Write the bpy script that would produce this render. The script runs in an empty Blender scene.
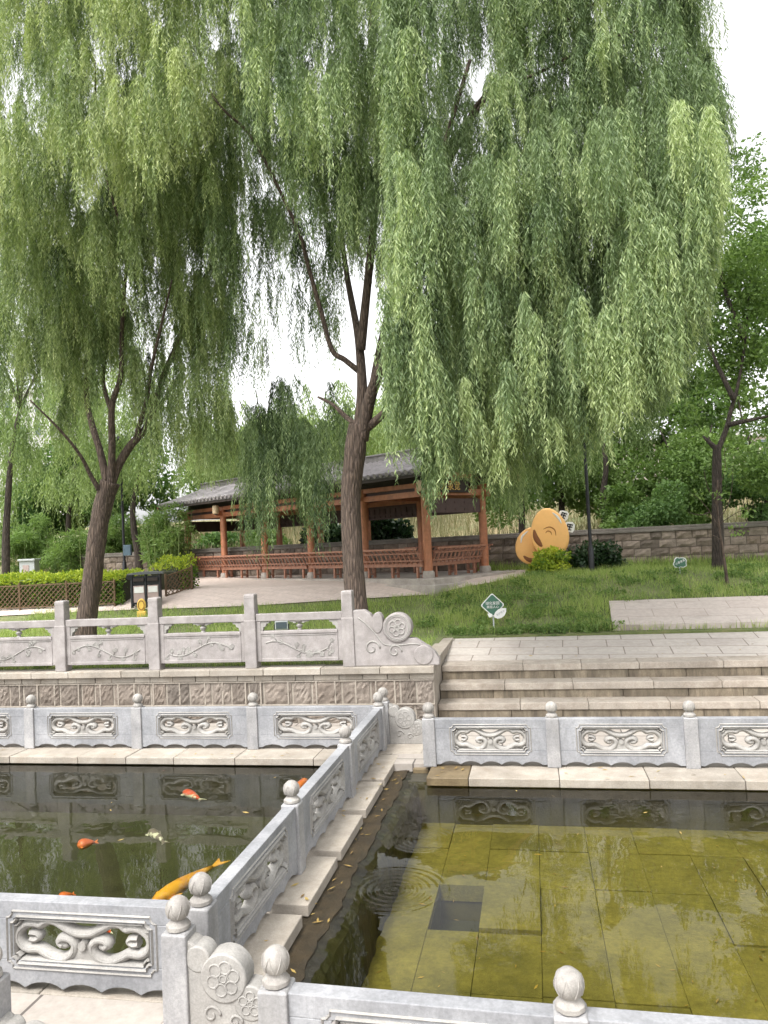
import bpy, bmesh, math, random
import numpy as np
from mathutils import Vector, Matrix

random.seed(7)
rng = np.random.default_rng(7)
SC = bpy.context.scene
COL = SC.collection
R = math.radians

# ------------------------------------------------------------------ camera
F, HC, PITCH, ROLL, YAW = 762.22, 3.492, R(2.288), R(2.739), R(10.86)
FW = np.array([-math.sin(YAW)*math.cos(PITCH), math.cos(YAW)*math.cos(PITCH), math.sin(PITCH)])
RT0 = np.array([math.cos(YAW), math.sin(YAW), 0.0])
UP0 = np.cross(RT0, FW)
RT = math.cos(ROLL)*RT0 - math.sin(ROLL)*UP0
UP = math.sin(ROLL)*RT0 + math.cos(ROLL)*UP0
EYE = np.array([0, 0, HC])
cd = bpy.data.cameras.new('camera')
cam = bpy.data.objects.new('camera', cd)
COL.objects.link(cam)
cd.sensor_fit = 'VERTICAL'
cd.sensor_height = 36.0
cd.lens = F/1024*36.0
cd.clip_start = 0.05
cd.clip_end = 2000
cam.matrix_world = Matrix(((RT[0], UP[0], -FW[0], 0), (RT[1], UP[1], -FW[1], 0), (RT[2], UP[2], -FW[2], HC), (0, 0, 0, 1)))
SC.camera = cam

# ------------------------------------------------------------------ light
SUN_EL, SUN_AZ = R(58), R(205)       # azimuth clockwise from +Y
w = bpy.data.worlds.new('World')
SC.world = w
w.use_nodes = True
nt = w.node_tree
sky = nt.nodes.new('ShaderNodeTexSky')
sky.sky_type = 'NISHITA'
sky.sun_disc = False
sky.sun_elevation = SUN_EL
sky.sun_rotation = SUN_AZ
sky.air_density = 1.0
sky.dust_density = 4.0
sky.ozone_density = 1.0
hs = nt.nodes.new('ShaderNodeHueSaturation')
hs.inputs['Saturation'].default_value = 0.05
nt.links.new(sky.outputs[0], hs.inputs['Color'])
bg = nt.nodes['Background']
bg.inputs['Strength'].default_value = 0.15
nt.links.new(hs.outputs[0], bg.inputs['Color'])
sd = bpy.data.lights.new('sun', 'SUN')
sun = bpy.data.objects.new('sun', sd)
COL.objects.link(sun)
sd.energy = 0.9
sd.angle = R(14)
sd.color = (1.0, 0.96, 0.9)
dirv = Vector((math.sin(SUN_AZ)*math.cos(SUN_EL), math.cos(SUN_AZ)*math.cos(SUN_EL), math.sin(SUN_EL)))
sun.rotation_euler = dirv.to_track_quat('Z', 'Y').to_euler()
sun.location = (0, -5, 30)
SC.view_settings.view_transform = 'Standard'
SC.view_settings.look = 'None'
SC.view_settings.gamma = 1
SC.view_settings.use_curve_mapping = False
SC.view_settings.exposure = 1.65
SC.cycles.max_bounces = 8
SC.cycles.transparent_max_bounces = 12
SC.cycles.caustics_reflective = False
SC.cycles.caustics_refractive = False

# ------------------------------------------------------------------ pixel helpers (a pixel of the photo -> a point of the place)
def ray(px, py):
    x, y = px-384, py-512
    return RT*x/F - UP*y/F + FW
def Pz(px, py, z):
    d = ray(px, py)
    return EYE + d*((z-HC)/d[2])
def Pv(px, py, v):
    d = ray(px, py)
    return EYE + d*(v/d[1])
def smooth(a, b, x):
    t = min(1, max(0, (x-a)/(b-a)))
    return t*t*(3-2*t)
PROF = [(14.0, 1.05), (16, 1.10), (18.4, 1.16), (20, 1.52), (22, 2.08), (22.8, 2.24), (24, 2.28), (26, 2.32), (29, 2.38), (33, 2.8), (45, 4.6), (70, 6.5), (120, 8), (400, 9)]
PX, PZ_ = [p[0] for p in PROF], [p[1] for p in PROF]
def hz(v):
    return float(np.interp(v, PX, PZ_))
def hit(px, py):
    d = ray(px, py)
    v = 14.8
    while v < 300:
        z = HC + d[2]*v/d[1]
        if z <= hz(v):
            p = EYE + d*(v/d[1])
            return np.array([p[0], p[1], hz(v)])
        v += 0.03
    p = EYE + d*(300/d[1])
    return p

# ------------------------------------------------------------------ scene helpers
BASE = {}
def link(o, parent=None):
    COL.objects.link(o)
    if parent is not None:
        o.parent = parent
    return o
def thing(name, label, cat, loc=(0, 0, 0), group=None):
    o = bpy.data.objects.new(name, None)
    o.empty_display_size = 0.2
    COL.objects.link(o)
    o.location = loc
    BASE[o.name] = np.array(loc, float)
    o['label'] = label
    o['category'] = cat
    if group:
        o['group'] = group
    return o
def tag(o, label=None, cat=None, group=None, kind=None):
    for k, v in (('label', label), ('category', cat), ('group', group), ('kind', kind)):
        if v:
            o[k] = v
    return o
def root_base(parent):
    b = np.zeros(3)
    p = parent
    while p is not None:
        if p.name in BASE:
            return BASE[p.name]
        p = p.parent
    return b

class MB:
    def __init__(s):
        s.v, s.f = [], []
    def add(s, vs, fs):
        n = len(s.v)
        s.v += [tuple(map(float, p)) for p in vs]
        s.f += [tuple(i+n for i in f) for f in fs]
        return s
    def box(s, x0, x1, y0, y1, z0, z1):
        return s.add([(x0, y0, z0), (x1, y0, z0), (x1, y1, z0), (x0, y1, z0), (x0, y0, z1), (x1, y0, z1), (x1, y1, z1), (x0, y1, z1)],
                     [(3, 2, 1, 0), (4, 5, 6, 7), (0, 1, 5, 4), (1, 2, 6, 5), (2, 3, 7, 6), (3, 0, 4, 7)])
    def obox(s, c, ax, ay, az):           # centre and three half-axis vectors
        c, ax, ay, az = (np.array(q, float) for q in (c, ax, ay, az))
        P = [c-ax-ay-az, c+ax-ay-az, c+ax+ay-az, c-ax+ay-az, c-ax-ay+az, c+ax-ay+az, c+ax+ay+az, c-ax+ay+az]
        return s.add(P, [(3, 2, 1, 0), (4, 5, 6, 7), (0, 1, 5, 4), (1, 2, 6, 5), (2, 3, 7, 6), (3, 0, 4, 7)])
    def bar(s, a, b, wd, ht, up=(0, 0, 1)):
        a, b, up = np.array(a, float), np.array(b, float), np.array(up, float)
        d = b-a
        L = np.linalg.norm(d)
        d /= L
        sd_ = np.cross(d, up)
        sd_ /= np.linalg.norm(sd_)
        u2 = np.cross(sd_, d)
        return s.obox((a+b)/2, d*L/2, sd_*wd/2, u2*ht/2)
    def prism(s, poly, z0, z1):
        n = len(poly)
        vs = [(x, y, z0) for x, y in poly]+[(x, y, z1) for x, y in poly]
        fs = [tuple(reversed(range(n))), tuple(range(n, 2*n))]+[(i, (i+1) % n, n+(i+1) % n, n+i) for i in range(n)]
        return s.add(vs, fs)
    def plate(s, poly, o, ex, ey, ez, t):    # polygon in a plane (o, ex, ey), thickness t along ez, centred
        o, ex, ey, ez = (np.array(q, float) for q in (o, ex, ey, ez))
        n = len(poly)
        vs = [o+ex*x+ey*y-ez*t/2 for x, y in poly]+[o+ex*x+ey*y+ez*t/2 for x, y in poly]
        fs = [tuple(reversed(range(n))), tuple(range(n, 2*n))]+[(i, (i+1) % n, n+(i+1) % n, n+i) for i in range(n)]
        return s.add(vs, fs)
    def tube(s, pts, rad, n=8, cap=True, flat=None, wob=0.0, closed=False):
        pts = np.array(pts, float)
        m = len(pts)
        rad = np.full(m, rad, float) if np.isscalar(rad) else np.array(rad, float)
        T = np.gradient(pts, axis=0)
        if closed:
            T = np.roll(pts, -1, 0)-np.roll(pts, 1, 0)
        T /= np.linalg.norm(T, axis=1)[:, None]+1e-9
        if flat is not None:                 # flat: (normal axis, scale) keeps the section squashed along that axis
            nn = np.array(flat[0], float)
            A = np.cross(T, nn)
            A /= np.linalg.norm(A, axis=1)[:, None]+1e-9
            B = np.repeat(nn[None], m, 0)*flat[1]
        else:
            ref = np.array([0.31, 0.95, 0.05]) if abs(T[0][2]) > .5 else np.array([0, 0, 1.0])
            A = np.zeros_like(T); B = np.zeros_like(T)
            a = ref-T[0]*np.dot(ref, T[0])
            for i in range(m):
                a = a-T[i]*np.dot(a, T[i])
                a /= np.linalg.norm(a)+1e-9
                A[i] = a
                B[i] = np.cross(T[i], a)
        th = np.arange(n)*2*math.pi/n
        vs = []
        ph = rng.random(4)*6
        for i in range(m):
            for k, t in enumerate(th):
                r = rad[i]
                if wob:
                    r *= 1+wob*(math.sin(3*t+ph[0]+i*.35)*.5+math.sin(5*t+ph[1]-i*.5)*.35+math.sin(2*t+ph[2]+i*.9)*.4)
                vs.append(pts[i]+A[i]*r*math.cos(t)+B[i]*r*math.sin(t))
        fs = []
        for i in range(m if closed else m-1):
            j = (i+1) % m
            for k in range(n):
                fs.append((i*n+k, i*n+(k+1) % n, j*n+(k+1) % n, j*n+k))
        if cap and not closed:
            fs += [tuple(reversed(range(n))), tuple(range((m-1)*n, m*n))]
        return s.add(vs, fs)
    def lathe(s, prof, c, n=16, sc=None):    # prof: (r, z) list; sc(i, theta) radial factor
        c = np.array(c, float)
        vs = []
        for i, (r, z) in enumerate(prof):
            for k in range(n):
                t = 2*math.pi*k/n
                q = r*(sc(i, t) if sc else 1)
                vs.append(c+np.array([q*math.cos(t), q*math.sin(t), z]))
        fs = []
        m = len(prof)
        for i in range(m-1):
            for k in range(n):
                fs.append((i*n+k, i*n+(k+1) % n, (i+1)*n+(k+1) % n, (i+1)*n+k))
        fs += [tuple(reversed(range(n))), tuple(range((m-1)*n, m*n))]
        return s.add(vs, fs)
    def build(s, name, mat, parent=None, bevel=0, smooth_=False, angle=None, seg=2):
        b = root_base(parent)
        me = bpy.data.meshes.new(name)
        me.from_pydata([(x-b[0], y-b[1], z-b[2]) for x, y, z in s.v], [], s.f)
        me.validate()
        me.materials.append(mat)
        o = bpy.data.objects.new(name, me)
        link(o, parent)
        if smooth_:
            me.shade_smooth()
        if angle:
            me.shade_smooth()
            try:
                me.set_sharp_from_angle(angle=R(angle))
            except Exception:
                pass
        if bevel:
            md = o.modifiers.new('bevel', 'BEVEL')
            md.width = bevel
            md.segments = seg
            md.limit_method = 'ANGLE'
            md.angle_limit = R(40)
        return o

def cat_rom(pts, n=6, closed=False):
    pts = [np.array(p, float) for p in pts]
    out = []
    m = len(pts)
    for i in range(m if closed else m-1):
        if closed:
            p0, p1, p2, p3 = pts[(i-1) % m], pts[i], pts[(i+1) % m], pts[(i+2) % m]
        else:
            p0 = pts[max(i-1, 0)]; p1 = pts[i]; p2 = pts[i+1]; p3 = pts[min(i+2, m-1)]
        for k in range(n):
            t = k/n
            out.append(.5*((2*p1)+(-p0+p2)*t+(2*p0-5*p1+4*p2-p3)*t*t+(-p0+3*p1-3*p2+p3)*t**3))
    if not closed:
        out.append(pts[-1])
    return np.array(out)

# ------------------------------------------------------------------ materials
class NB:
    def __init__(s, name):
        s.m = bpy.data.materials.new(name)
        s.m.use_nodes = True
        s.t = s.m.node_tree
        s.b = s.t.nodes['Principled BSDF']
        s.tc = s.n('ShaderNodeTexCoord')
    def n(s, ty, **kw):
        x = s.t.nodes.new(ty)
        for k, v in kw.items():
            setattr(x, k, v)
        return x
    def l(s, a, b):
        s.t.links.new(a, b)
    def coords(s, scale=(1, 1, 1), rot=(0, 0, 0)):
        mp = s.n('ShaderNodeMapping')
        mp.inputs['Scale'].default_value = scale
        mp.inputs['Rotation'].default_value = rot
        s.l(s.tc.outputs['Object'], mp.inputs['Vector'])
        return mp.outputs[0]
    def noise(s, scale, detail=4, rough=.55, vec=None, dist=0):
        x = s.n('ShaderNodeTexNoise')
        x.inputs['Scale'].default_value = scale
        x.inputs['Detail'].default_value = detail
        x.inputs['Roughness'].default_value = rough
        x.inputs['Distortion'].default_value = dist
        s.l(vec if vec is not None else s.tc.outputs['Object'], x.inputs['Vector'])
        return x.outputs[0]
    def ramp(s, fac, stops):
        x = s.n('ShaderNodeValToRGB')
        el = x.color_ramp.elements
        while len(el) < len(stops):
            el.new(.5)
        for e, (p, c) in zip(el, stops):
            e.position = p
            e.color = (*c, 1) if len(c) == 3 else c
        s.l(fac, x.inputs[0])
        return x.outputs[0]
    def mix(s, fac, a, b, mode='MIX'):
        x = s.n('ShaderNodeMix', data_type='RGBA', blend_type=mode)
        for sock, v in ((x.inputs[0], fac), (x.inputs[6], a), (x.inputs[7], b)):
            if hasattr(v, 'is_output'):
                s.l(v, sock)
            elif isinstance(v, (int, float)):
                sock.default_value = v
            else:
                sock.default_value = (*v, 1)
        return x.outputs[2]
    def math(s, op, a, b=0.0):
        x = s.n('ShaderNodeMath', operation=op)
        for sock, v in ((x.inputs[0], a), (x.inputs[1], b)):
            if hasattr(v, 'is_output'):
                s.l(v, sock)
            else:
                sock.default_value = v
        return x.outputs[0]
    def bump(s, h, strength=.4, dist=.02):
        x = s.n('ShaderNodeBump')
        x.inputs['Strength'].default_value = strength
        x.inputs['Distance'].default_value = dist
        s.l(h, x.inputs['Height'])
        s.l(x.outputs[0], s.b.inputs['Normal'])
        return x
    def color(s, c):
        if hasattr(c, 'is_output'):
            s.l(c, s.b.inputs['Base Color'])
        else:
            s.b.inputs['Base Color'].default_value = (*c, 1)
    def rough(s, r):
        if hasattr(r, 'is_output'):
            s.l(r, s.b.inputs['Roughness'])
        else:
            s.b.inputs['Roughness'].default_value = r

def stone(name, c1, c2, stain=(.12, .11, .10), amt=.5, scale=3, bump=.35, rough=.8, streak=True, island=0.0, lo=.50, hi=.74):
    k = NB(name)
    c1, c2 = tuple(x*.67 for x in c1), tuple(x*.67 for x in c2)
    col = k.ramp(k.noise(scale, 6, .65), [(.3, c1), (.7, c2)])
    fine = k.noise(scale*16, 4, .7)
    col = k.mix(.5, col, k.ramp(fine, [(.3, (.62, .62, .62)), (.7, (1.15, 1.15, 1.15))]), 'MULTIPLY')
    col = k.mix(.75, col, k.ramp(k.noise(scale*.45, 6, .7, None, .4), [(.32, (.66, .65, .64)), (.68, (1.14, 1.13, 1.11))]), 'MULTIPLY')
    v = k.coords((1.6, 1.6, .35)) if streak else None
    st = k.ramp(k.noise(2.6, 7, .72, v, .3), [(lo, (0, 0, 0)), (hi, (1, 1, 1))])
    col = k.mix(k.math('MULTIPLY', st, amt), col, stain)
    if island:
        g = k.n('ShaderNodeNewGeometry')
        iv = k.ramp(g.outputs['Random Per Island'], [(0, (1-island,)*3), (.5, (1, 1-island*.12, 1-island*.22)), (1, (1+island*.6,)*3)])
        col = k.mix(1, col, iv, 'MULTIPLY')
    k.color(col)
    k.rough(rough)
    k.bump(k.math('ADD', k.noise(scale*10, 6, .7), k.math('MULTIPLY', k.noise(scale*60, 2), .3)), bump, .012)
    return k.m

def plain(name, c, rough=.6, metal=0, var=.15, scale=8, bump=.1):
    k = NB(name)
    col = k.mix(1, c, k.ramp(k.noise(scale, 5, .65), [(.3, (1-var,)*3), (.7, (1+var,)*3)]), 'MULTIPLY')
    k.color(col)
    k.rough(rough)
    k.b.inputs['Metallic'].default_value = metal
    k.bump(k.noise(scale*6, 4), bump, .01)
    return k.m

def leafmat(name, stops, trans=.35, rough=.5, spec=.25):
    k = NB(name)
    at = k.n('ShaderNodeAttribute', attribute_name='tint')
    col = k.ramp(at.outputs['Fac'], stops)
    k.color(col)
    k.rough(rough)
    k.b.inputs['Specular IOR Level'].default_value = spec
    tr = k.n('ShaderNodeBsdfTranslucent')
    tc = k.mix(1, col, (1.15, 1.25, .75), 'MULTIPLY')
    k.l(tc, tr.inputs['Color'])
    mx = k.n('ShaderNodeMixShader')
    mx.inputs[0].default_value = trans
    k.l(k.b.outputs[0], mx.inputs[1])
    k.l(tr.outputs[0], mx.inputs[2])
    k.l(mx.outputs[0], k.t.nodes['Material Output'].inputs['Surface'])
    return k.m

def paving(name, c1, c2, mortar, sx, sy, rot=0.0, off=.5, msize=.012, stain=.4):
    c1, c2, mortar = (tuple(x*.86 for x in c) for c in (c1, c2, mortar))
    k = NB(name)
    br = k.n('ShaderNodeTexBrick')
    br.offset = off
    br.inputs['Scale'].default_value = 1
    br.inputs['Mortar Size'].default_value = msize
    br.inputs['Brick Width'].default_value = sx
    br.inputs['Row Height'].default_value = sy
    br.inputs['Color1'].default_value = (*c1, 1)
    br.inputs['Color2'].default_value = (*c2, 1)
    br.inputs['Mortar'].default_value = (*mortar, 1)
    br.inputs['Bias'].default_value = 0
    k.l(k.coords((1, 1, 1), (0, 0, rot)), br.inputs['Vector'])
    col = k.mix(.6, br.outputs['Color'], k.ramp(k.noise(9, 6, .7), [(.3, (.7, .7, .68)), (.7, (1.15, 1.15, 1.15))]), 'MULTIPLY')
    st = k.ramp(k.noise(1.1, 6, .68), [(.5, (0, 0, 0)), (.75, (1, 1, 1))])
    col = k.mix(k.math('MULTIPLY', st, stain), col, (.2, .175, .15))
    k.color(col)
    k.rough(.85)
    h = k.math('SUBTRACT', k.math('MULTIPLY', k.noise(40, 4), .3), br.outputs['Fac'])
    k.bump(h, .5, .012)
    return k.m

M = {}
M['marble'] = stone('grey_blue_marble', (.31, .32, .345), (.50, .505, .53), (.15, .15, .155), .6, 2.2, .25, .7)
M['carve'] = stone('pale_carved_marble', (.41, .395, .375), (.55, .53, .50), (.22, .20, .18), .6, 4, .25, .75)
M['post'] = stone('post_marble', (.37, .37, .385), (.55, .54, .54), (.16, .155, .15), .7, 3, .35, .75)
M['finial'] = stone('finial_stone', (.36, .34, .32), (.58, .55, .51), (.17, .15, .135), .8, 9, .35, .8)
M['upper'] = stone('weathered_granite', (.40, .365, .355), (.56, .52, .51), (.19, .17, .155), .65, 5, .4, .85)
M['coping'] = stone('sandy_coping_stone', (.44, .395, .335), (.60, .55, .48), (.22, .175, .13), .6, 3, .35, .85, False, .18)
M['slab'] = stone('cream_granite_slab', (.50, .445, .38), (.66, .60, .52), (.26, .22, .17), .6, 5, .3, .8, False, .1)
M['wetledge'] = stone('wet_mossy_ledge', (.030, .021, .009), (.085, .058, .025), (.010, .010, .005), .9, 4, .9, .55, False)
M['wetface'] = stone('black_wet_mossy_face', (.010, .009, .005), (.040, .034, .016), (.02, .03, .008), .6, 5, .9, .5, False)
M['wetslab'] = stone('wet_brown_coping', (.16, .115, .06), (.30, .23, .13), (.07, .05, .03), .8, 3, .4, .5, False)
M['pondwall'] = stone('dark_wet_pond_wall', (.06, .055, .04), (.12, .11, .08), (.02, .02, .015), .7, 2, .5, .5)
M['rubble'] = stone('rough_pink_brown_stone', (.23, .195, .165), (.41, .355, .305), (.12, .10, .085), .6, 6, 1.0, .95, False, .3)
M['mortar'] = stone('pale_mortar', (.44, .39, .33), (.56, .50, .43), (.24, .2, .16), .5, 6, .5, .95, False)
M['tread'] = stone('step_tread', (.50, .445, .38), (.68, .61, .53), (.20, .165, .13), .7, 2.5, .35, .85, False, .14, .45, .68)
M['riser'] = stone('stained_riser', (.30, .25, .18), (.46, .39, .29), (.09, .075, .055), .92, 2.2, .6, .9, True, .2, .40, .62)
M['walk'] = paving('walkway_paving', (.36, .32, .285), (.42, .38, .34), (.13, .11, .10), 1.35, .72, 0, .5, .014, .5)
M['landing'] = paving('landing_paving', (.46, .41, .37), (.51, .465, .42), (.25, .21, .18), .95, .62, .05, .35, .013, .35)
M['plaza'] = paving('pink_plaza_paving', (.62, .51, .45), (.66, .55, .49), (.50, .41, .36), .6, .3, .4, .5, .008, .25)
M['roadpath'] = paving('upper_path_paving', (.50, .43, .385), (.53, .465, .42), (.36, .31, .27), 1.2, .6, .05, .5, .01, .35)
M['redwood'] = plain('red_brown_painted_wood', (.40, .16, .082), .5, 0, .25, 5, .15)
M['benchwood'] = plain('worn_bench_wood', (.32, .15, .095), .55, 0, .3, 9, .2)
M['darkwood'] = plain('dark_purple_brown_board', (.075, .042, .04), .6, 0, .2, 6, .1)
M['shadowwood'] = plain('black_brown_shadow_wood', (.03, .02, .017), .7, 0, .2, 6, .1)  # near-black paints in the roof's shade; also on plaque and bin slot
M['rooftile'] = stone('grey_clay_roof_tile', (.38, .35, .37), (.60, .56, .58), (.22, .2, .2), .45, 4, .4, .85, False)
M['tilebed'] = stone('shaded_tile_bed', (.13, .12, .125), (.22, .205, .21), (.08, .08, .08), .4, 4, .4, .9, False)  # darkened bed paints in the shade between the tile rows
M['lantern'] = plain('cream_paper_lantern', (.55, .43, .28), .6, 0, .1, 6, .05)
M['gold'] = plain('gold_lettering', (.75, .48, .14), .45, 0, .1, 6, .02)
M['plinth'] = stone('pale_plinth', (.56, .50, .45), (.70, .64, .58), (.28, .25, .22), .4, 4, .3, .85, False)
M['black'] = plain('black_painted_metal', (.012, .013, .016), .4, .2, .2, 6, .05)
M['orange'] = plain('orange_tan_paint', (.80, .44, .15), .5, 0, .06, 3, .05)
M['orangeedge'] = plain('dark_orange_paint', (.36, .14, .03), .55, 0, .1, 3, .05)
M['brownmark'] = plain('brown_painted_mark', (.20, .07, .02), .6, 0, .1, 3, .02)
M['white'] = plain('white_painted_board', (.70, .70, .68), .55, 0, .05, 6, .02)
M['green'] = plain('green_sign_enamel', (.045, .13, .085), .4, 0, .1, 6, .02)
M['greypaint'] = plain('grey_painted_metal', (.40, .42, .42), .5, .1, .1, 6, .05)
M['yellow'] = plain('yellow_paint', (.65, .43, .08), .55, 0, .12, 8, .05)
M['binpanel'] = plain('pinkish_bin_panel', (.38, .29, .27), .5, 0, .1, 6, .03)
M['bamboo'] = plain('brown_bamboo_strip', (.11, .066, .033), .65, 0, .3, 10, .15)
M['hedgecore'] = plain('dark_hedge_core', (.025, .028, .012), .95, 0, .3, 8, .2)
M['building'] = plain('pale_pink_plaster', (.50, .43, .40), .8, 0, .06, 2, .05)
M['buildingb'] = plain('grey_white_plaster', (.46, .45, .45), .8, 0, .06, 2, .05)
M['pane'] = plain('dark_window_glass', (.08, .10, .12), .1, 0, .1, 2, .0)
M['brick'] = plain('orange_brick_tan', (.50, .33, .22), .9, 0, .2, 4, .2)

def bark(name, c1, c2):
    k = NB(name)
    v = k.coords((1, 1, .16))
    n1 = k.noise(26, 7, .72, v, .6)
    vo = k.n('ShaderNodeTexVoronoi', feature='DISTANCE_TO_EDGE')
    vo.inputs['Scale'].default_value = 16
    k.l(v, vo.inputs['Vector'])
    h = k.math('ADD', n1, k.math('MULTIPLY', k.math('MINIMUM', vo.outputs['Distance'], .35), 1.6))
    col = k.ramp(h, [(.35, c1), (.85, c2)])
    col = k.mix(.5, col, k.ramp(k.noise(2.2, 5), [(.3, (.65, .62, .6)), (.7, (1.2, 1.2, 1.2))]), 'MULTIPLY')
    k.color(col)
    k.rough(.95)
    k.bump(h, 1.0, .05)
    return k.m
M['bark'] = bark('furrowed_willow_bark', (.034, .024, .019), (.135, .098, .076))
M['barkdark'] = bark('dark_bark', (.018, .014, .012), (.065, .05, .04))

WIL = [(0, (.036, .060, .026)), (.35, (.125, .182, .085)), (.7, (.262, .338, .172)), (1, (.42, .49, .25))]
M['willow'] = leafmat('willow_leaf', WIL, .42)
M['willowwarm'] = leafmat('yellowish_willow_leaf', [(0, (.042, .066, .025)), (.35, (.14, .195, .080)), (.7, (.285, .35, .158)), (1, (.45, .50, .24))], .40)
M['willowfar'] = leafmat('distant_willow_leaf', [(0, (.08, .125, .045)), (.5, (.18, .25, .095)), (1, (.30, .38, .15))], .38)
M['leaf'] = leafmat('broad_leaf', [(0, (.045, .095, .028)), (.5, (.105, .185, .06)), (1, (.19, .29, .10))], .42)
M['leafpale'] = leafmat('pale_green_leaf', [(0, (.06, .11, .03)), (.5, (.13, .21, .06)), (1, (.22, .31, .10))], .42)
M['leafdark'] = leafmat('dark_glossy_leaf', [(0, (.010, .024, .010)), (.5, (.022, .05, .018)), (1, (.05, .085, .03))], .25, .35, .4)
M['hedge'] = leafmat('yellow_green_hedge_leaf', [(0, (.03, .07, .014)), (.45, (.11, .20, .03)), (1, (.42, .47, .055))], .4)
M['grass'] = leafmat('grass_blade', [(0, (.13, .20, .05)), (.5, (.31, .40, .125)), (.85, (.46, .49, .21)), (1, (.54, .47, .29))], .45)
M['dry'] = leafmat('dry_tan_grass', [(0, (.10, .13, .05)), (.5, (.24, .22, .13)), (1, (.38, .30, .21))], .3)
M['litter'] = leafmat('fallen_leaf', [(0, (.16, .10, .04)), (.5, (.35, .24, .08)), (1, (.48, .38, .14))], .2)

def ground_mat():
    k = NB('lawn_soil')
    col = k.ramp(k.noise(1.1, 6, .7), [(.3, (.07, .10, .03)), (.55, (.13, .15, .055)), (.75, (.22, .18, .10))])
    dry = k.ramp(k.noise(.25, 5, .6), [(.35, (.10, .13, .05)), (.6, (.28, .22, .12))])
    sx = k.n('ShaderNodeSeparateXYZ')
    k.l(k.tc.outputs['Object'], sx.inputs[0])
    far = k.ramp(k.math('MULTIPLY', k.math('SUBTRACT', sx.outputs['Y'], 27.5), .12), [(0, (0, 0, 0)), (1, (1, 1, 1))])
    k.color(k.mix(far, col, dry))
    k.rough(1)
    k.bump(k.noise(20, 5), .6, .05)
    return k.m
M['ground'] = ground_mat()

def pond_bottom(name, c1, c2, dark):
    k = NB(name)
    col = k.ramp(k.noise(.8, 8, .7), [(.34, c1), (.66, c2)])
    sp = k.noise(14, 7, .75)
    col = k.mix(.8, col, k.ramp(sp, [(.28, (.50, .50, .45)), (.72, (1.25, 1.25, 1.2))]), 'MULTIPLY')
    d = k.ramp(k.noise(1.7, 7, .75), [(.50, (0, 0, 0)), (.72, (1, 1, 1))])
    col = k.mix(k.math('MULTIPLY', d, .55), col, dark)
    g = k.n('ShaderNodeNewGeometry')
    iv = k.ramp(g.outputs['Random Per Island'], [(0, (.92, .92, .92)), (1, (1.06, 1.06, 1.05))])
    k.color(k.mix(1, col, iv, 'MULTIPLY'))
    k.rough(.9)
    k.bump(k.noise(25, 6, .7), .5, .02)
    return k.m
M['rbottom'] = pond_bottom('algae_covered_slabs', (.080, .070, .021), (.172, .146, .050), (.030, .031, .012))
M['lbottom'] = pond_bottom('dark_green_pond_floor', (.022, .022, .007), (.042, .042, .013), (.012, .013, .005))
M['silt'] = plain('olive_silt', (.035, .030, .010), .95, 0, .4, 3, .2)
M['hole'] = plain('black_pit_floor', (.012, .012, .006), .9)  # near-black colour stands in for the darkness down in the missing slab's gap

def water(name, tint, ripples, ior=1.26):
    k = NB(name)
    for nd in list(k.t.nodes):
        if nd.type == 'BSDF_PRINCIPLED':
            k.t.nodes.remove(nd)
    tr = k.n('ShaderNodeBsdfTransparent')
    tr.inputs['Color'].default_value = (*tint, 1)
    gl = k.n('ShaderNodeBsdfGlossy')
    gl.inputs['Roughness'].default_value = .0
    gl.inputs['Color'].default_value = (1, 1, 1, 1)
    fr = k.n('ShaderNodeFresnel')
    fr.inputs['IOR'].default_value = ior
    h = k.math('ADD', k.math('MULTIPLY', k.noise(1.1, 2, .5), .35), k.math('MULTIPLY', k.noise(5, 2, .5), .03))
    msk = k.ramp(k.noise(.55, 3, .6), [(.52, (0, 0, 0)), (.66, (1, 1, 1))])
    h = k.math('ADD', h, k.math('MULTIPLY', k.math('MULTIPLY', k.noise(6.5, 2, .5), msk), .5))
    for cx, cy, lam, amp, rad in ripples:
        vm = k.n('ShaderNodeVectorMath', operation='DISTANCE')
        k.l(k.tc.outputs['Object'], vm.inputs[0])
        vm.inputs[1].default_value = (cx, cy, WL)
        dist = vm.outputs['Value']
        wv = k.math('SINE', k.math('MULTIPLY', dist, 2*math.pi/lam))
        fall = k.math('MAXIMUM', k.math('SUBTRACT', 1.0, k.math('MULTIPLY', dist, 1/rad)), 0.0)
        h = k.math('ADD', h, k.math('MULTIPLY', k.math('MULTIPLY', wv, fall), amp))
    bp = k.n('ShaderNodeBump')
    bp.inputs['Strength'].default_value = .5
    bp.inputs['Distance'].default_value = .02
    k.l(h, bp.inputs['Height'])
    k.l(bp.outputs[0], gl.inputs['Normal'])
    k.l(bp.outputs[0], fr.inputs['Normal'])
    mx = k.n('ShaderNodeMixShader')
    k.l(fr.outputs[0], mx.inputs[0])
    k.l(tr.outputs[0], mx.inputs[1])
    k.l(gl.outputs[0], mx.inputs[2])
    k.l(mx.outputs[0], k.t.nodes['Material Output'].inputs['Surface'])
    return k.m

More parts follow.
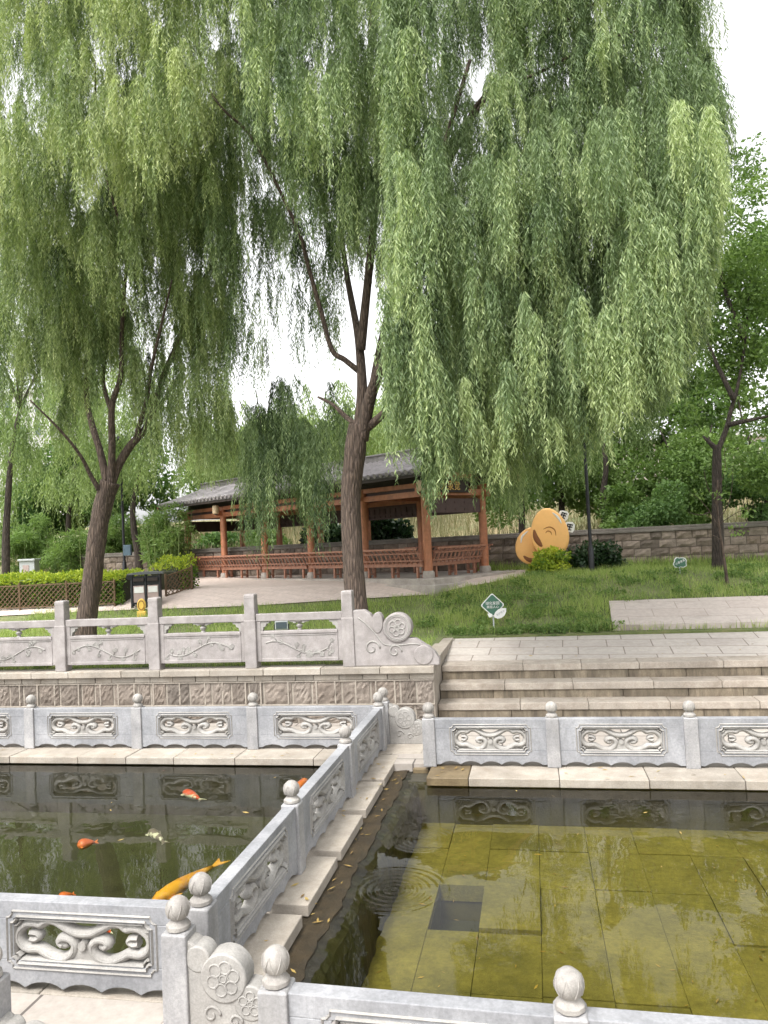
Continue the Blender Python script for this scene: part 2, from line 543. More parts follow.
# ------------------------------------------------------------------ fast leaf meshes
def leaf_mesh(name, mat, P, D, S, L, W, tint, parent=None, wide=.45):
    b = root_base(parent)
    P = P-b
    n = len(P)
    co = np.empty((n, 4, 3), np.float32)
    mid = P+D*(L*wide)[:, None]
    co[:, 0] = P
    co[:, 1] = mid+S*(W/2)[:, None]
    co[:, 2] = P+D*L[:, None]
    co[:, 3] = mid-S*(W/2)[:, None]
    me = bpy.data.meshes.new(name)
    me.vertices.add(n*4)
    me.vertices.foreach_set('co', co.ravel())
    me.loops.add(n*4)
    me.loops.foreach_set('vertex_index', np.arange(n*4, dtype=np.int32))
    me.polygons.add(n)
    me.polygons.foreach_set('loop_start', np.arange(0, n*4, 4, dtype=np.int32))
    me.update(calc_edges=True)
    a = me.attributes.new('tint', 'FLOAT', 'FACE')
    a.data.foreach_set('value', np.clip(tint, 0, 1).astype(np.float32))
    me.materials.append(mat)
    o = bpy.data.objects.new(name, me)
    link(o, parent)
    return o
def unit(a):
    return a/(np.linalg.norm(a, axis=1)[:, None]+1e-9)
def perp(D):
    return unit(np.cross(D, rng.normal(size=D.shape)))

def strands(T, spacing=.055, leaf=(.170, .020)):
    """T rows: x y z radius length count tint -> leaf arrays of hanging willow twigs"""
    T = np.array(T, float)
    cnt = T[:, 5].astype(int)
    idx = np.repeat(np.arange(len(T)), cnt)
    n = len(idx)
    az = rng.random(n)*2*math.pi
    q = np.sqrt(rng.random(n))
    r = T[idx, 3]*q
    ln = T[idx, 4]*(1-.5*q)*rng.uniform(.65, 1.1, n)
    nl = np.maximum(6, (ln/spacing).astype(int))
    si = np.repeat(np.arange(n), nl)
    start = np.concatenate([[0], np.cumsum(nl)[:-1]])
    k = np.arange(len(si))-start[si]
    s = k*spacing+rng.uniform(-.02, .02, len(si))
    rr = r[si]*(.25+.75*(1-np.exp(-s/.45)))
    swx, swy = rng.normal(0, .035, n), rng.normal(0, .035, n)
    ph = rng.random(n)*6
    wob = .03*np.sin(s*2.2+ph[si])
    P = np.stack([T[idx[si], 0]+np.cos(az[si])*rr+swx[si]*s+wob, T[idx[si], 1]+np.sin(az[si])*rr+swy[si]*s+wob*.6,
                  T[idx[si], 2]-r[si]**2*.6-s+.12*np.exp(-s/.3)], 1)
    la = rng.random(len(si))*2*math.pi
    spread = rng.uniform(.25, .75, len(si))
    D = unit(np.stack([np.cos(la)*spread, np.sin(la)*spread, -np.ones(len(si))*.85], 1))
    tip = np.clip(1-(nl[si]-k)/(nl[si]+1e-6), 0, 1)
    L = leaf[0]*rng.uniform(.6, 1.2, len(si))*(1-.35*tip)
    W = leaf[1]*rng.uniform(.7, 1.25, len(si))
    st = rng.normal(0, .10, n)
    tint = T[idx[si], 6]+st[si]+rng.normal(0, .12, len(si))+.16*tip
    return P, D, perp(D), L, W, tint

GAPS = [(198, 246, 0, 110), (376, 446, -300, -20), (20, 60, -260, -120), (560, 600, -330, -200)]      # openings cut in the crowns to let sky glints into the ponds
def curtain(xs, bottoms, tops, v0, v1, n, length=(1.4, 3.0), rad=.34, count=24, tint=.5, edge=.3, jit=14, raggy=16):
    """tufts filling a stretch of crown: bottoms / tops are rows of the photo along xs"""
    out = []
    for i in range(n):
        px = rng.uniform(xs[0], xs[-1])
        v = rng.uniform(v0, v1)
        b = np.interp(px, xs, bottoms)+raggy*(math.sin(px*.11+v*1.3)+.7*math.sin(px*.043+v*.6))
        t = np.interp(px, xs, tops)
        if rng.random() < edge:
            row = b-abs(rng.normal(0, jit))
        else:
            row = rng.uniform(min(t+60, b), b)
        lo = Pv(px, row, v)
        L = rng.uniform(*length)
        mid = row-L*.5*F/v
        if any(a0 < px < a1 and b0 < mid < b1 for a0, a1, b0, b1 in GAPS) and rng.random() < .85:
            continue
        out.append((lo[0], lo[1], lo[2]+L, rad*rng.uniform(.7, 1.35), L, count*rng.uniform(.7, 1.3), tint+rng.normal(0, .17)))
    return out

def cloud(centers, n, size, tint=.5, flat=.6, shell=.5):
    """leaf clumps: centers rows x y z rx ry rz"""
    C = np.array(centers, float)
    wts = C[:, 3]*C[:, 4]*C[:, 5]
    idx = rng.choice(len(C), n, p=wts/wts.sum())
    d = unit(rng.normal(size=(n, 3)))
    r = rng.random(n)**(1/3)
    r = np.where(rng.random(n) < shell, .75+.3*rng.random(n), r)
    P = C[idx, :3]+d*C[idx, 3:6]*r[:, None]
    D = unit(rng.normal(size=(n, 3))+np.array([0, 0, -.35])+d*.5)
    L = size*rng.uniform(.6, 1.35, n)
    W = L*flat*rng.uniform(.7, 1.2, n)
    ct = rng.normal(0, .13, len(C))
    return P, D, perp(D), L, W, tint+ct[idx]+rng.normal(0, .15, n)
def blobs(center, rx, ry, rz, n, cr):
    out = []
    for i in range(n):
        d = rng.normal(size=3)
        d /= np.linalg.norm(d)
        q = rng.random()**.45
        s = cr*rng.uniform(.6, 1.3)
        out.append((center[0]+d[0]*rx*q, center[1]+d[1]*ry*q, center[2]+d[2]*rz*q, s, s, s*.7))
    return out

# ================================================================== SETTING
# ---- ground sheet
WALL_V, WALL_U, STEP_B = 14.6, float(Pv(434, 690, 14.6)[0]), 18.35
print('WALL_U', WALL_U)
ul = np.unique(np.concatenate([[-400, -200, -100, -60, -40], np.arange(-30, 14.01, .8), [WALL_U-.22, WALL_U-.18], [20, 40, 80, 160, 400]]))
vl = np.unique(np.concatenate([[-120, -40, -10, 0, 8], [14.75, 14.79], np.arange(15, 34, .5), [18.3, 18.34], [36, 40, 45, 55, 70, 90, 120, 200, 400]]))
V, Fc = [], []
for v in vl:
    for u in ul:
        low = v < 14.77 or (u > WALL_U-.2 and v < 18.32)
        z = -1.7 if low else hz(v)+(.02*math.sin(u*2.1+v)*math.sin(v*1.7) if 18.6 < v < 200 and u > -2 else 0)
        V.append((u, v, z))
nu = len(ul)
for j in range(len(vl)-1):
    for i in range(nu-1):
        Fc.append((j*nu+i, j*nu+i+1, (j+1)*nu+i+1, (j+1)*nu+i))
g = MB().add(V, Fc).build('ground', M['ground'], smooth_=False)
tag(g, kind='structure')

# ---- pond floors, water, walls
def struct(mb, name, mat, **kw):
    return tag(mb.build(name, mat, **kw), kind='structure')
mb = MB()
mb.box(-18, -2.85, 5.75, 12.3, -1.15, -1.0)
struct(mb, 'left_pond_floor', M['lbottom'])
mb = MB()
us = [-1.98, -1.35, -.79, -.13, .51, 1.15, 1.79, 2.43, 3.07, 3.71, 4.35, 5.0, 5.65, 6.3, 7, 7.7, 8.4]
vs_ = [4.6, 6.15, 7.28, 8.39, 9.5, 10.6, 11.6]
for i in range(len(us)-1):
    for j in range(len(vs_)-1):
        if i == 1 and j == 3:
            continue
        dz = rng.uniform(-.012, .012)
        if i == 2 and j == 3:
            dz = .05
        mb.box(us[i]+.0025, us[i+1]-.0025, vs_[j]+.0025, vs_[j+1]-.0025, -.95, -.75+dz)
struct(mb, 'right_pond_floor', M['rbottom'], bevel=.003)
mb = MB().box(-1.98, 8.5, 4.6, 8.37, -1.2, -.79).box(-1.98, 8.5, 9.52, 11.6, -1.2, -.79).box(-.8, 8.5, 8.371, 9.519, -1.2, -.791).box(-1.98, -1.34, 8.371, 9.519, -1.2, -.791)
struct(mb, 'pond_silt', M['silt'])
struct(MB().box(-1.34, -.8, 8.37, 9.52, -1.3, -1.19), 'pond_pit', M['hole'])
WL = -.135
mb = MB()
nx = 2
mb.add([(-18, 5.74, WL), (-2.86, 5.74, WL), (-2.86, 12.31, WL), (-18, 12.31, WL)], [(0, 1, 2, 3)])
struct(mb, 'left_pond_water', water('dark_green_water', (.80, .82, .66), [], 1.24))
mb = MB()
mb.add([(-2.1, 4.7, WL), (8.6, 4.7, WL), (8.6, 11.51, WL), (-2.1, 11.51, WL)], [(0, 1, 2, 3)])
struct(mb, 'right_pond_water', water('clear_olive_water', (.88, .88, .6), [(-1.62, 7.95, .085, .40, .62), (-1.5, 9.3, .07, .14, .45)], 1.25))
mb = MB()
mb.box(-19, -2.45, 12.3, 14.85, -1.7, -.13)
mb.box(-2.45, 9.5, 11.5, 15.1, -1.7, -.13)
mb.box(-19, -2.0, -3, 5.74, -1.7, -.13)
mb.box(-2.0, 9.5, -3, 4.7, -1.7, -.13)
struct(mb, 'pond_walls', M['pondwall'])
# divider: wet ledge with an uneven edge
mb = MB()
n = 60
vv = np.linspace(5.7, 12.35, n)
pts = []
for k in range(n):
    j = .012*math.sin(k*1.7)+.018*math.sin(k*.43+1)+rng.uniform(-.012, .012)
    pts.append((-2.9, vv[k], -.12)); pts.append((-2.3, vv[k], -.118+.006*math.sin(k*2.2)))
    pts.append((-2.14+j*.6, vv[k], -.10+.006*math.sin(k*1.3))); pts.append((-2.09+j, vv[k], -.105+.008*math.sin(k*.9)))
    pts.append((-2.075+j, vv[k], -.30)); pts.append((-2.06, vv[k], -1.6)); pts.append((-2.9, vv[k], -1.6))
fs = []
for k in range(n-1):
    for i in range(7):
        fs.append((k*7+i, k*7+(i+1) % 7, (k+1)*7+(i+1) % 7, (k+1)*7+i))
fs = [tuple(reversed(f)) for f in fs]+[tuple(range(7))]+[tuple(reversed(range((n-1)*7, n*7)))]
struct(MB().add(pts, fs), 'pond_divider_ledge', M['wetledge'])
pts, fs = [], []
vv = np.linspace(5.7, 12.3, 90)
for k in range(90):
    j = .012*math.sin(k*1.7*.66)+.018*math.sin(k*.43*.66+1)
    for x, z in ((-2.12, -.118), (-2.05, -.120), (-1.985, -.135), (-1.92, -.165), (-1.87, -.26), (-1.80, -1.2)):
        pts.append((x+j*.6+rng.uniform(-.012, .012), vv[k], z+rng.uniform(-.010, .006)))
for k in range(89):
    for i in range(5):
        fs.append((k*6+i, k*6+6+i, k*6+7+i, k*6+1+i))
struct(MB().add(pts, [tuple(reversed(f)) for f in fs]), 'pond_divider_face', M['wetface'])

# ---- walkways round the ponds
mb = MB().box(-19, -2.46, 12.87, 14.7, -.125, 0).box(-2.455, 9.5, 11.97, 15.05, -.19, -.004)
mb.box(-19, -2.9, -3, 5.6, -.125, 0).box(-2.895, 9.5, -3, 4.55, -.125, -.003).box(-2.895, -1.8, 4.552, 5.69, -.125, .001)
struct(mb, 'walkway', M['walk'])
def coping_row(mb, u0, u1, v0, v1, z0, z1, step=1.1):
    u = u0
    while u < u1-.05:
        s = min(step*rng.uniform(.8, 1.25), u1-u)
        if u1-(u+s) < .3:
            s = u1-u
        mb.box(u+.004, u+s-.004, v0+rng.uniform(-.008, .008), v1, z0, z1+rng.uniform(-.004, .004))
        u += s
mb = MB()
coping_row(mb, -18, -2.9, 12.2, 12.865, -.12, 0)
coping_row(mb, -1.1, 9, 11.27, 11.965, -.125, 0, 1.35)
coping_row(mb, -18, -2.88, 5.61, 5.83, -.12, .002)
coping_row(mb, -1.78, 9, 4.555, 4.78, -.2, .001)
struct(mb, 'pond_edge_coping', M['coping'], bevel=.012)
mb = MB()
mb.box(-1.72, -1.105, 11.275, 11.965, -.125, -.002).box(-2.02, -1.76, 11.9, 12.5, -.14, -.06)
struct(mb, 'wet_coping_slab', M['wetslab'], bevel=.012)
mb = MB().box(-2.86, -1.98, 12.53, 13.28, -.115, .006)
for a, b in ((5.84, 7.07), (7.26, 8.4), (8.56, 9.71), (9.89, 11.05), (11.17, 12.44)):
    mb.box(-2.9, -2.33, a, b, -.115, .004)
t = thing('stepping_slabs', 'row of cream stone walking slabs beside the carved divider rail', 'paving', (-2.5, 9, 0))
for i in range(6):
    a = MB()
    a.v = mb.v[i*8:(i+1)*8]
    a.f = [tuple(q for q in f) for f in mb.f[:6]]
    a.build('slab', M['slab'], t, bevel=.012)

# ---- stone stairs and landing on the right
t = thing('stone_stairs', 'three wide weathered grey stone steps behind the right pond rail', 'stairs', (2, 15.3, 0))
sv = [15.0, 15.45, 15.9]
szz = [.29, .585, .885]
for k in range(3):
    st_ = None
    z0 = 0 if k == 0 else szz[k-1]
    v1 = sv[k+1] if k < 2 else 16.5
    a = MB()
    u = WALL_U+.01
    while u < 9.5:
        s = rng.uniform(1.1, 1.7)
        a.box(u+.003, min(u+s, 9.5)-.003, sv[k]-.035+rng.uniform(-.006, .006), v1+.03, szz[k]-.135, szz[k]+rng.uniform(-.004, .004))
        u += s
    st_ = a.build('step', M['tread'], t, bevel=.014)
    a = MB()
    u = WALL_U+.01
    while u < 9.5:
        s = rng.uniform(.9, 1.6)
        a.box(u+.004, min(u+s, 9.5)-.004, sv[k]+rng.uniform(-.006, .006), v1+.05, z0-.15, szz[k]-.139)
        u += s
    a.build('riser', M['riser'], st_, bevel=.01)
mb = MB()
mb.add([(WALL_U+.01, 16.40, .893), (9.5, 16.40, .893), (9.5, 18.5, 1.13), (WALL_U+.01, 18.5, 1.13),
        (WALL_U+.01, 16.40, .3), (9.5, 16.40, .3), (9.5, 18.5, .3), (WALL_U+.01, 18.5, .3)],
       [(0, 1, 2, 3), (4, 5, 1, 0), (5, 6, 2, 1), (6, 7, 3, 2), (7, 4, 0, 3)])
struct(mb, 'landing', M['landing'])
# ---- upper path slab on the right
mb = MB()
A, B_, C_, D_ = hit(613, 631), hit(785, 627), hit(785, 597), hit(609, 603)
mb.add([(*A[:2], A[2]+.13), (*B_[:2], B_[2]+.13), (*C_[:2], C_[2]+.05), (*D_[:2], D_[2]+.05), (*A[:2], A[2]-.3), (*B_[:2], B_[2]-.3), (*C_[:2], C_[2]-.3), (*D_[:2], D_[2]-.3)],
       [(0, 1, 2, 3), (4, 5, 1, 0), (5, 6, 2, 1), (6, 7, 3, 2), (7, 4, 0, 3)])
struct(mb, 'upper_path', M['roadpath'])
UPATH = [A, B_, C_, D_]

# ---- plaza: strips that follow the slope
front = [hit(x, y) for x, y in ((-60, 620), (0, 617), (60, 614), (130, 611), (250, 607), (340, 601), (430, 596), (500, 582), (526, 577))]
fu = [p[0] for p in front]
fv = [p[1] for p in front]
print('plaza front', [tuple(np.round(p, 2)) for p in front])
mb = MB()
ug = np.linspace(fu[0], fu[-1], 60)
for i in range(len(ug)-1):
    a0, a1 = np.interp(ug[i], fu, fv), np.interp(ug[i+1], fu, fv)
    e0, e1 = 29.5 if ug[i] > -40 else 29, 29.5
    k = 14
    for j in range(k):
        f0, f1 = j/k, (j+1)/k
        q = [(ug[i], a0+(e0-a0)*f0), (ug[i+1], a1+(e1-a1)*f0), (ug[i+1], a1+(e1-a1)*f1), (ug[i], a0+(e0-a0)*f1)]
        mb.add([(x, y, hz(y)+.035) for x, y in q], [(0, 1, 2, 3)])
struct(mb, 'plaza', M['plaza'])
def plaza_v(u):
    return float(np.interp(u, fu, fv, left=fv[0], right=99))

# ================================================================== RETAINING WALL
def stone_face(mb, u0, u1, v, z0, z1, depth=.12, nz=7, nu_=9, amp=.016):
    vs, fs = [], []
    for j in range(nz+1):
        for i in range(nu_+1):
            a, b = i/nu_, j/nz
            edge = min(a, 1-a, b, 1-b)
            d = -amp*1.2*min(1, edge*5)+rng.uniform(-amp, amp)*(.4 if edge == 0 else 1)
            vs.append((u0+(u1-u0)*a, v+d, z0+(z1-z0)*b))
    for j in range(nz):
        for i in range(nu_):
            q = j*(nu_+1)+i
            fs.append((q, q+1, q+nu_+2, q+nu_+1))
    nb = len(vs)
    vs += [(u0, v+depth, z0), (u1, v+depth, z0), (u1, v+depth, z1), (u0, v+depth, z1)]
    W_ = nu_+1
    fs.append(tuple([nb]+[nb+1]+list(reversed(range(0, W_)))))
    top = list(range(nz*W_, nz*W_+W_))
    fs.append(tuple(top+[nb+2, nb+3]))
    fs.append(tuple([nb]+[j*W_ for j in range(nz+1)]+[nb+3]))
    fs.append(tuple([nb+1, nb+2]+[j*W_+nu_ for j in range(nz, -1, -1)]))
    mb.add(vs, fs)
WT = 1.09
t = thing('retaining_wall', 'rough brown stone retaining wall below the upper granite railing', 'wall', (-9, 14.7, 0))
MB().box(-19, WALL_U, 14.64, 14.95, -.5, .92).box(WALL_U-.3, WALL_U, 14.951, 18.4, -.5, .955).build('mortar_core', M['mortar'], t)
a = MB()
for z0, z1, wd in ((.0, .235, .75), (.26, .345, .55), (.38, .80, .5)):
    u = -18.5
    while u < WALL_U-.05:
        s = wd*rng.uniform(.55, 1.25)
        s = min(s, WALL_U-.02-u)
        if s > .1:
            stone_face(a, u+.028, u+s-.005, 14.625, z0, z1, .1)
        u += s+.012
a.build('rubble_stones', M['rubble'], t)
a = MB()
u = -18.5
while u < WALL_U-.9:                     # raised pointing between the big stones
    u += rng.uniform(.32, .6)
    a.box(u, u+.035, 14.60, 14.66, .37, .82)
a.box(-18.5, WALL_U, 14.605, 14.66, .345, .375)
a.box(-18.5, WALL_U, 14.605, 14.66, .805, .835)
a.build('pointing', M['mortar'], t, bevel=.008)
a = MB()
coping_row(a, -19, WALL_U+.02, 14.60, 14.95, .84, .955, .42)
coping_row(a, -19, WALL_U+.03, 14.52, 14.98, .96, WT, 1.0)
a.box(WALL_U-.32, WALL_U+.02, 14.985, 18.5, .96, WT+.045)
a.build('wall_coping', M['coping'], t, bevel=.012)

# ================================================================== BALUSTRADES
def post(parent, u, v, z=0.0, H=.97, w_=.20):
    k = w_/2
    a = MB()
    a.lathe([(k*1.414*1.02, 0), (k*1.414, .02), (k*1.414*.97, H-.25), (k*1.414*.90, H-.235)], (0, 0, 0), 4)
    a.v = [((x*math.cos(math.pi/4)-y*math.sin(math.pi/4))+u, (x*math.sin(math.pi/4)+y*math.cos(math.pi/4))+v, zz+z) for x, y, zz in a.v]
    p = a.build('post', M['post'], parent, bevel=.012)
    a = MB()
    r = .085*w_/.2
    def sc(i, th):
        if i in (1, 2):
            return 1+.06*abs(math.sin(4*th))
        return 1
    a.lathe([(r*.86, H-.236), (r*1.0, H-.225), (r*.98, H-.20), (r*.62, H-.165), (r*.60, H-.160), (r*.86, H-.14), (r*1.0, H-.105), (r*1.0, H-.075), (r*.84, H-.035), (r*.45, H-.008), (r*.08, H)],
            (u, v, z), 24, sc)
    for kk in range(6):
        th = kk*math.pi/3+.3
        pts = []
        for q in range(7):
            b_ = q/6
            zz = H-.14+.10*b_
            rad = r*float(np.interp(b_, [0, .35, .65, 1.0], [.86, 1.0, 1.0, .86]))+.001
            aa = th+.42*(1-b_)*(1)
            pts.append((u+rad*math.cos(aa), v+rad*math.sin(aa), z+zz))
        a.tube(pts, .0045, 5)
        pts = []
        for q in range(7):
            b_ = q/6
            zz = H-.14+.10*b_
            rad = r*float(np.interp(b_, [0, .35, .65, 1.0], [.86, 1.0, 1.0, .86]))+.001
            aa = th-.42*(1-b_)
            pts.append((u+rad*math.cos(aa), v+rad*math.sin(aa), z+zz))
        a.tube(pts, .0045, 5)
    a.build('finial', M['finial'], p, angle=35)
    return p

RIB = [(0, .28), (.14, .34), (.28, .56), (.42, .80), (.55, .80), (.64, .62), (.72, .66), (.84, .62), (.95, .36), (.985, .0), (.93, -.36), (.82, -.52), (.68, -.50), (.58, -.66),
       (.45, -.84), (.30, -.86), (.17, -.62), (.13, -.25), (.20, .02), (.31, .04), (.36, -.14), (.29, -.28), (.235, -.2)]
HOOK = [(.80, .22), (.70, .20), (.66, .04), (.72, -.10), (.80, -.06)]
def panel(parent, p0, p1, z=0.0, h=.72, th=.13):
    """carved panel between two post centres"""
    p0, p1 = np.array([*p0, z], float), np.array([*p1, z], float)
    d = p1-p0
    L = np.linalg.norm(d)
    ex = d/L
    ey = np.array([-ex[1], ex[0], 0])
    ez = np.array([0, 0, 1.0])
    o = p0+ex*L/2
    hw = L/2-.085
    zb = .07
    ow, oz0, oz1 = hw*.645, .245, .578         # opening half width and heights
    cut = .05
    # slab round a clipped opening: four plates
    a = MB()
    a.plate([(-hw, oz1), (hw, oz1), (hw, h), (-hw, h)], o, ex, ez, ey, th)
    a.plate([(-hw, oz0), (-ow, oz0), (-ow, oz1), (-hw, oz1)], o, ex, ez, ey, th)
    a.plate([(ow, oz0), (hw, oz0), (hw, oz1), (ow, oz1)], o, ex, ez, ey, th)
    bot = [(hw, oz0), (-hw, oz0), (-hw, zb-.04), (-hw+.08, zb-.04)]
    ns = 5
    for k in range(ns):
        x0 = -hw+.08+(2*hw-.16)*k/ns
        wv = (2*hw-.16)/ns
        for q in range(1, 7):
            tt = q/6
            bot.append((x0+wv*tt, zb-.04+.05*math.sin(math.pi*tt)**.7 if q < 6 else zb-.04))
    bot += [(hw, zb-.04)]
    a.plate(list(reversed(bot)), o, ex, ez, ey, th)
    pn = a.build('panel', M['marble'], parent, bevel=.006)
    # carved frame, both faces share one ring slightly thicker than the slab
    a = MB()
    fw_ = .04
    for rr, tt_, rad in ((0, th+.024, .026), (.04, th+.036, .022), (.066, th+.012, .016)):
        e = ow+.06-rr
        z0, z1 = oz0-.06+rr, oz1+.06-rr
        c = cut
        ring = [(-e+c, z0), (e-c, z0), (e-c, z0+c*.5), (e-c*.5, z0+c), (e, z0+c), (e, z1-c), (e-c*.5, z1-c), (e-c, z1-c*.5), (e-c, z1), (-e+c, z1), (-e+c, z1-c*.5), (-e+c*.5, z1-c), (-e, z1-c),
                (-e, z0+c), (-e+c*.5, z0+c), (-e+c, z0+c*.5)]
        P = [o+ex*x+ez*y for x, y in ring]
        a.tube(P, rad, 8, closed=True, flat=(ey, tt_/2/rad))
    # scroll
    zc, hh = (oz0+oz1)/2, (oz1-oz0)/2
    for sgn in (1, -1):
        pts = cat_rom([o+ex*sgn*x*ow*.99+ez*(zc+y*hh*1.06) for x, y in RIB], 5)
        rad = np.full(len(pts), .042)
        rad[-12:] = np.linspace(.042, .026, 12)
        a.tube(pts, rad, 10, flat=(ey, .055/.042))
        for f in (-1, 1):
            a.tube(pts[:-6]+ey*f*.047, .014, 6)
        pts = cat_rom([o+ex*sgn*x*ow+ez*(zc+y*hh) for x, y in HOOK], 5)
        a.tube(pts, .028, 8, flat=(ey, .05/.028))
    a.lathe([(.01, -.04), (.03, -.03), (.042, 0), (.03, .03), (.01, .04)], o+ez*(zc-.22*hh), 10)
    a.tube([o-ey*.055+ez*(zc-.22*hh), o+ey*.055+ez*(zc-.22*hh)], .035, 10)
    # solid ground under the volutes
    a.plate([(-.30*ow, oz0-.01), (.30*ow, oz0-.01), (.22*ow, oz0+.05), (.1*ow, oz0+.13), (-.1*ow, oz0+.13), (-.22*ow, oz0+.05)], o, ex, ez, ey, th*.5)
    a.build('carving', M['carve'], pn, angle=50)
    return pn

def flower(a, c, ex, ez, n_, r, rad=.008, petals=5):
    for k in range(petals):
        th = 2*math.pi*k/petals+.3
        pc = c+(ex*math.cos(th)+ez*math.sin(th))*r*.62
        pts = [pc+(ex*math.cos(q)+ez*math.sin(q))*r*.34 for q in np.linspace(0, 2*math.pi, 12, endpoint=False)]
        a.tube(pts, rad, 6, closed=True)
    a.tube([c+(ex*math.cos(q)+ez*math.sin(q))*r*.2 for q in np.linspace(0, 2*math.pi, 10, endpoint=False)], rad, 6, closed=True)

def drum(parent, u0, v, z, sgn=1, s=1.0, face=-1, mat='carve'):
    """scrolled end stone standing beside a post, running along +u"""
    o = np.array([u0, v, z])
    ex, ez, ey = np.array([sgn, 0, 0.]), np.array([0, 0, 1.]), np.array([0, 1., 0])
    th = .15
    a = MB()
    body = [(0, 0), (.64*s, 0), (.65*s, .10*s), (.60*s, .24*s), (.46*s, .32*s), (.30*s, .40*s), (.16*s, .58*s), (.05*s, .67*s), (0, .69*s)]
    a.plate(body, o, ex, ez, ey, th)
    dn = a.build('end_stone', M[mat], parent, bevel=.015)
    a = MB()
    for (x, zz, r) in ((.28*s, .44*s, .175*s), (.475*s, .275*s, .125*s), (.085*s, .56*s, .095*s)):
        c = o+ex*x+ez*zz
        circ = [(r*math.cos(q), r*math.sin(q)) for q in np.linspace(0, 2*math.pi, 28, endpoint=False)]
        a.plate(circ, c, ex, ez, ey, th+.012+.012*(r > .15))
    a.build('scroll_discs', M[mat], dn, bevel=.012, angle=40)
    a = MB()
    for f in (-1, 1):
        for (x, zz, r, p, kk) in ((.28*s, .44*s, .13*s, 6, .012), (.475*s, .275*s, .09*s, 5, .006)):
            c = o+ex*x+ez*zz+ey*f*(th/2+kk)
            flower(a, c, ex, ez, ey, r, .007*s, p)
        for (x, zz, r) in ((.18*s, .18*s, .07*s), (.36*s, .14*s, .055*s)):
            pts = [o+ex*(x+r*(1-.12*q)*math.cos(q))+ez*(zz+r*(1-.12*q)*math.sin(q))+ey*f*(th/2+.002) for q in np.linspace(0, 7, 26)]
            a.tube(pts, .010*s, 6)
    a.build('flower_relief', M['carve'], dn, smooth_=True)
    return dn

def balustrade(label, posts, group='carved pond railings', skip_panels=()):
    c = np.mean(np.array(posts), axis=0)
    t = thing('pond_balustrade', label, 'railing', (c[0], c[1], 0), group)
    for i, (u, v) in enumerate(posts):
        post(t, u, v)
    for i in range(len(posts)-1):
        if i not in skip_panels:
            panel(t, posts[i], posts[i+1])
    return t
DU = -2.70
lb = balustrade('carved grey stone railing along the far edge of the left pond, below the rubble wall', [(-16.0, 12.82), (-13.75, 12.82), (-11.55, 12.82), (-9.333, 12.82), (-7.168, 12.82), (-4.968, 12.82)])
panel(lb, (-4.968, 12.82), (DU, 12.82))
dv = balustrade('carved stone railing running away from the viewer between the two ponds', [(DU, 5.69), (DU, 8.0), (DU, 10.42), (DU, 12.75)])
post(dv, DU, 13.16)
drum(dv, DU+.1, 13.16, 0)
balustrade('bluish carved stone railing along the far edge of the right pond, below the steps', [(-1.7315, 11.9), (.148, 11.9), (2.1226, 11.9), (4.08, 11.9), (6.05, 11.9), (8.0, 11.9)])
nl = balustrade('nearest carved stone railing at the lower left with a bold scroll panel', [(-6.8, 5.69), (-4.73, 5.69)])
panel(nl, (-4.73, 5.69), (DU, 5.69))
post(nl, DU, 5.30)
drum(nl, DU+.09, 5.30, 0)
balustrade('stone railing at the bottom edge of the picture in front of the right pond', [(-1.74, 4.70), (.07, 4.64), (2.0, 4.6), (4.0, 4.55)])
lp = thing('pond_balustrade', 'stone post with a low scrolled end stone at the bottom left corner', 'railing', (-3.6, 4.55, 0), 'carved pond railings')
post(lp, -3.69, 4.55)
drum(lp, -3.60, 4.55, 0, 1, .72)
post(lp, -5.6, 4.55)
panel(lp, (-5.6, 4.55), (-3.69, 4.55))

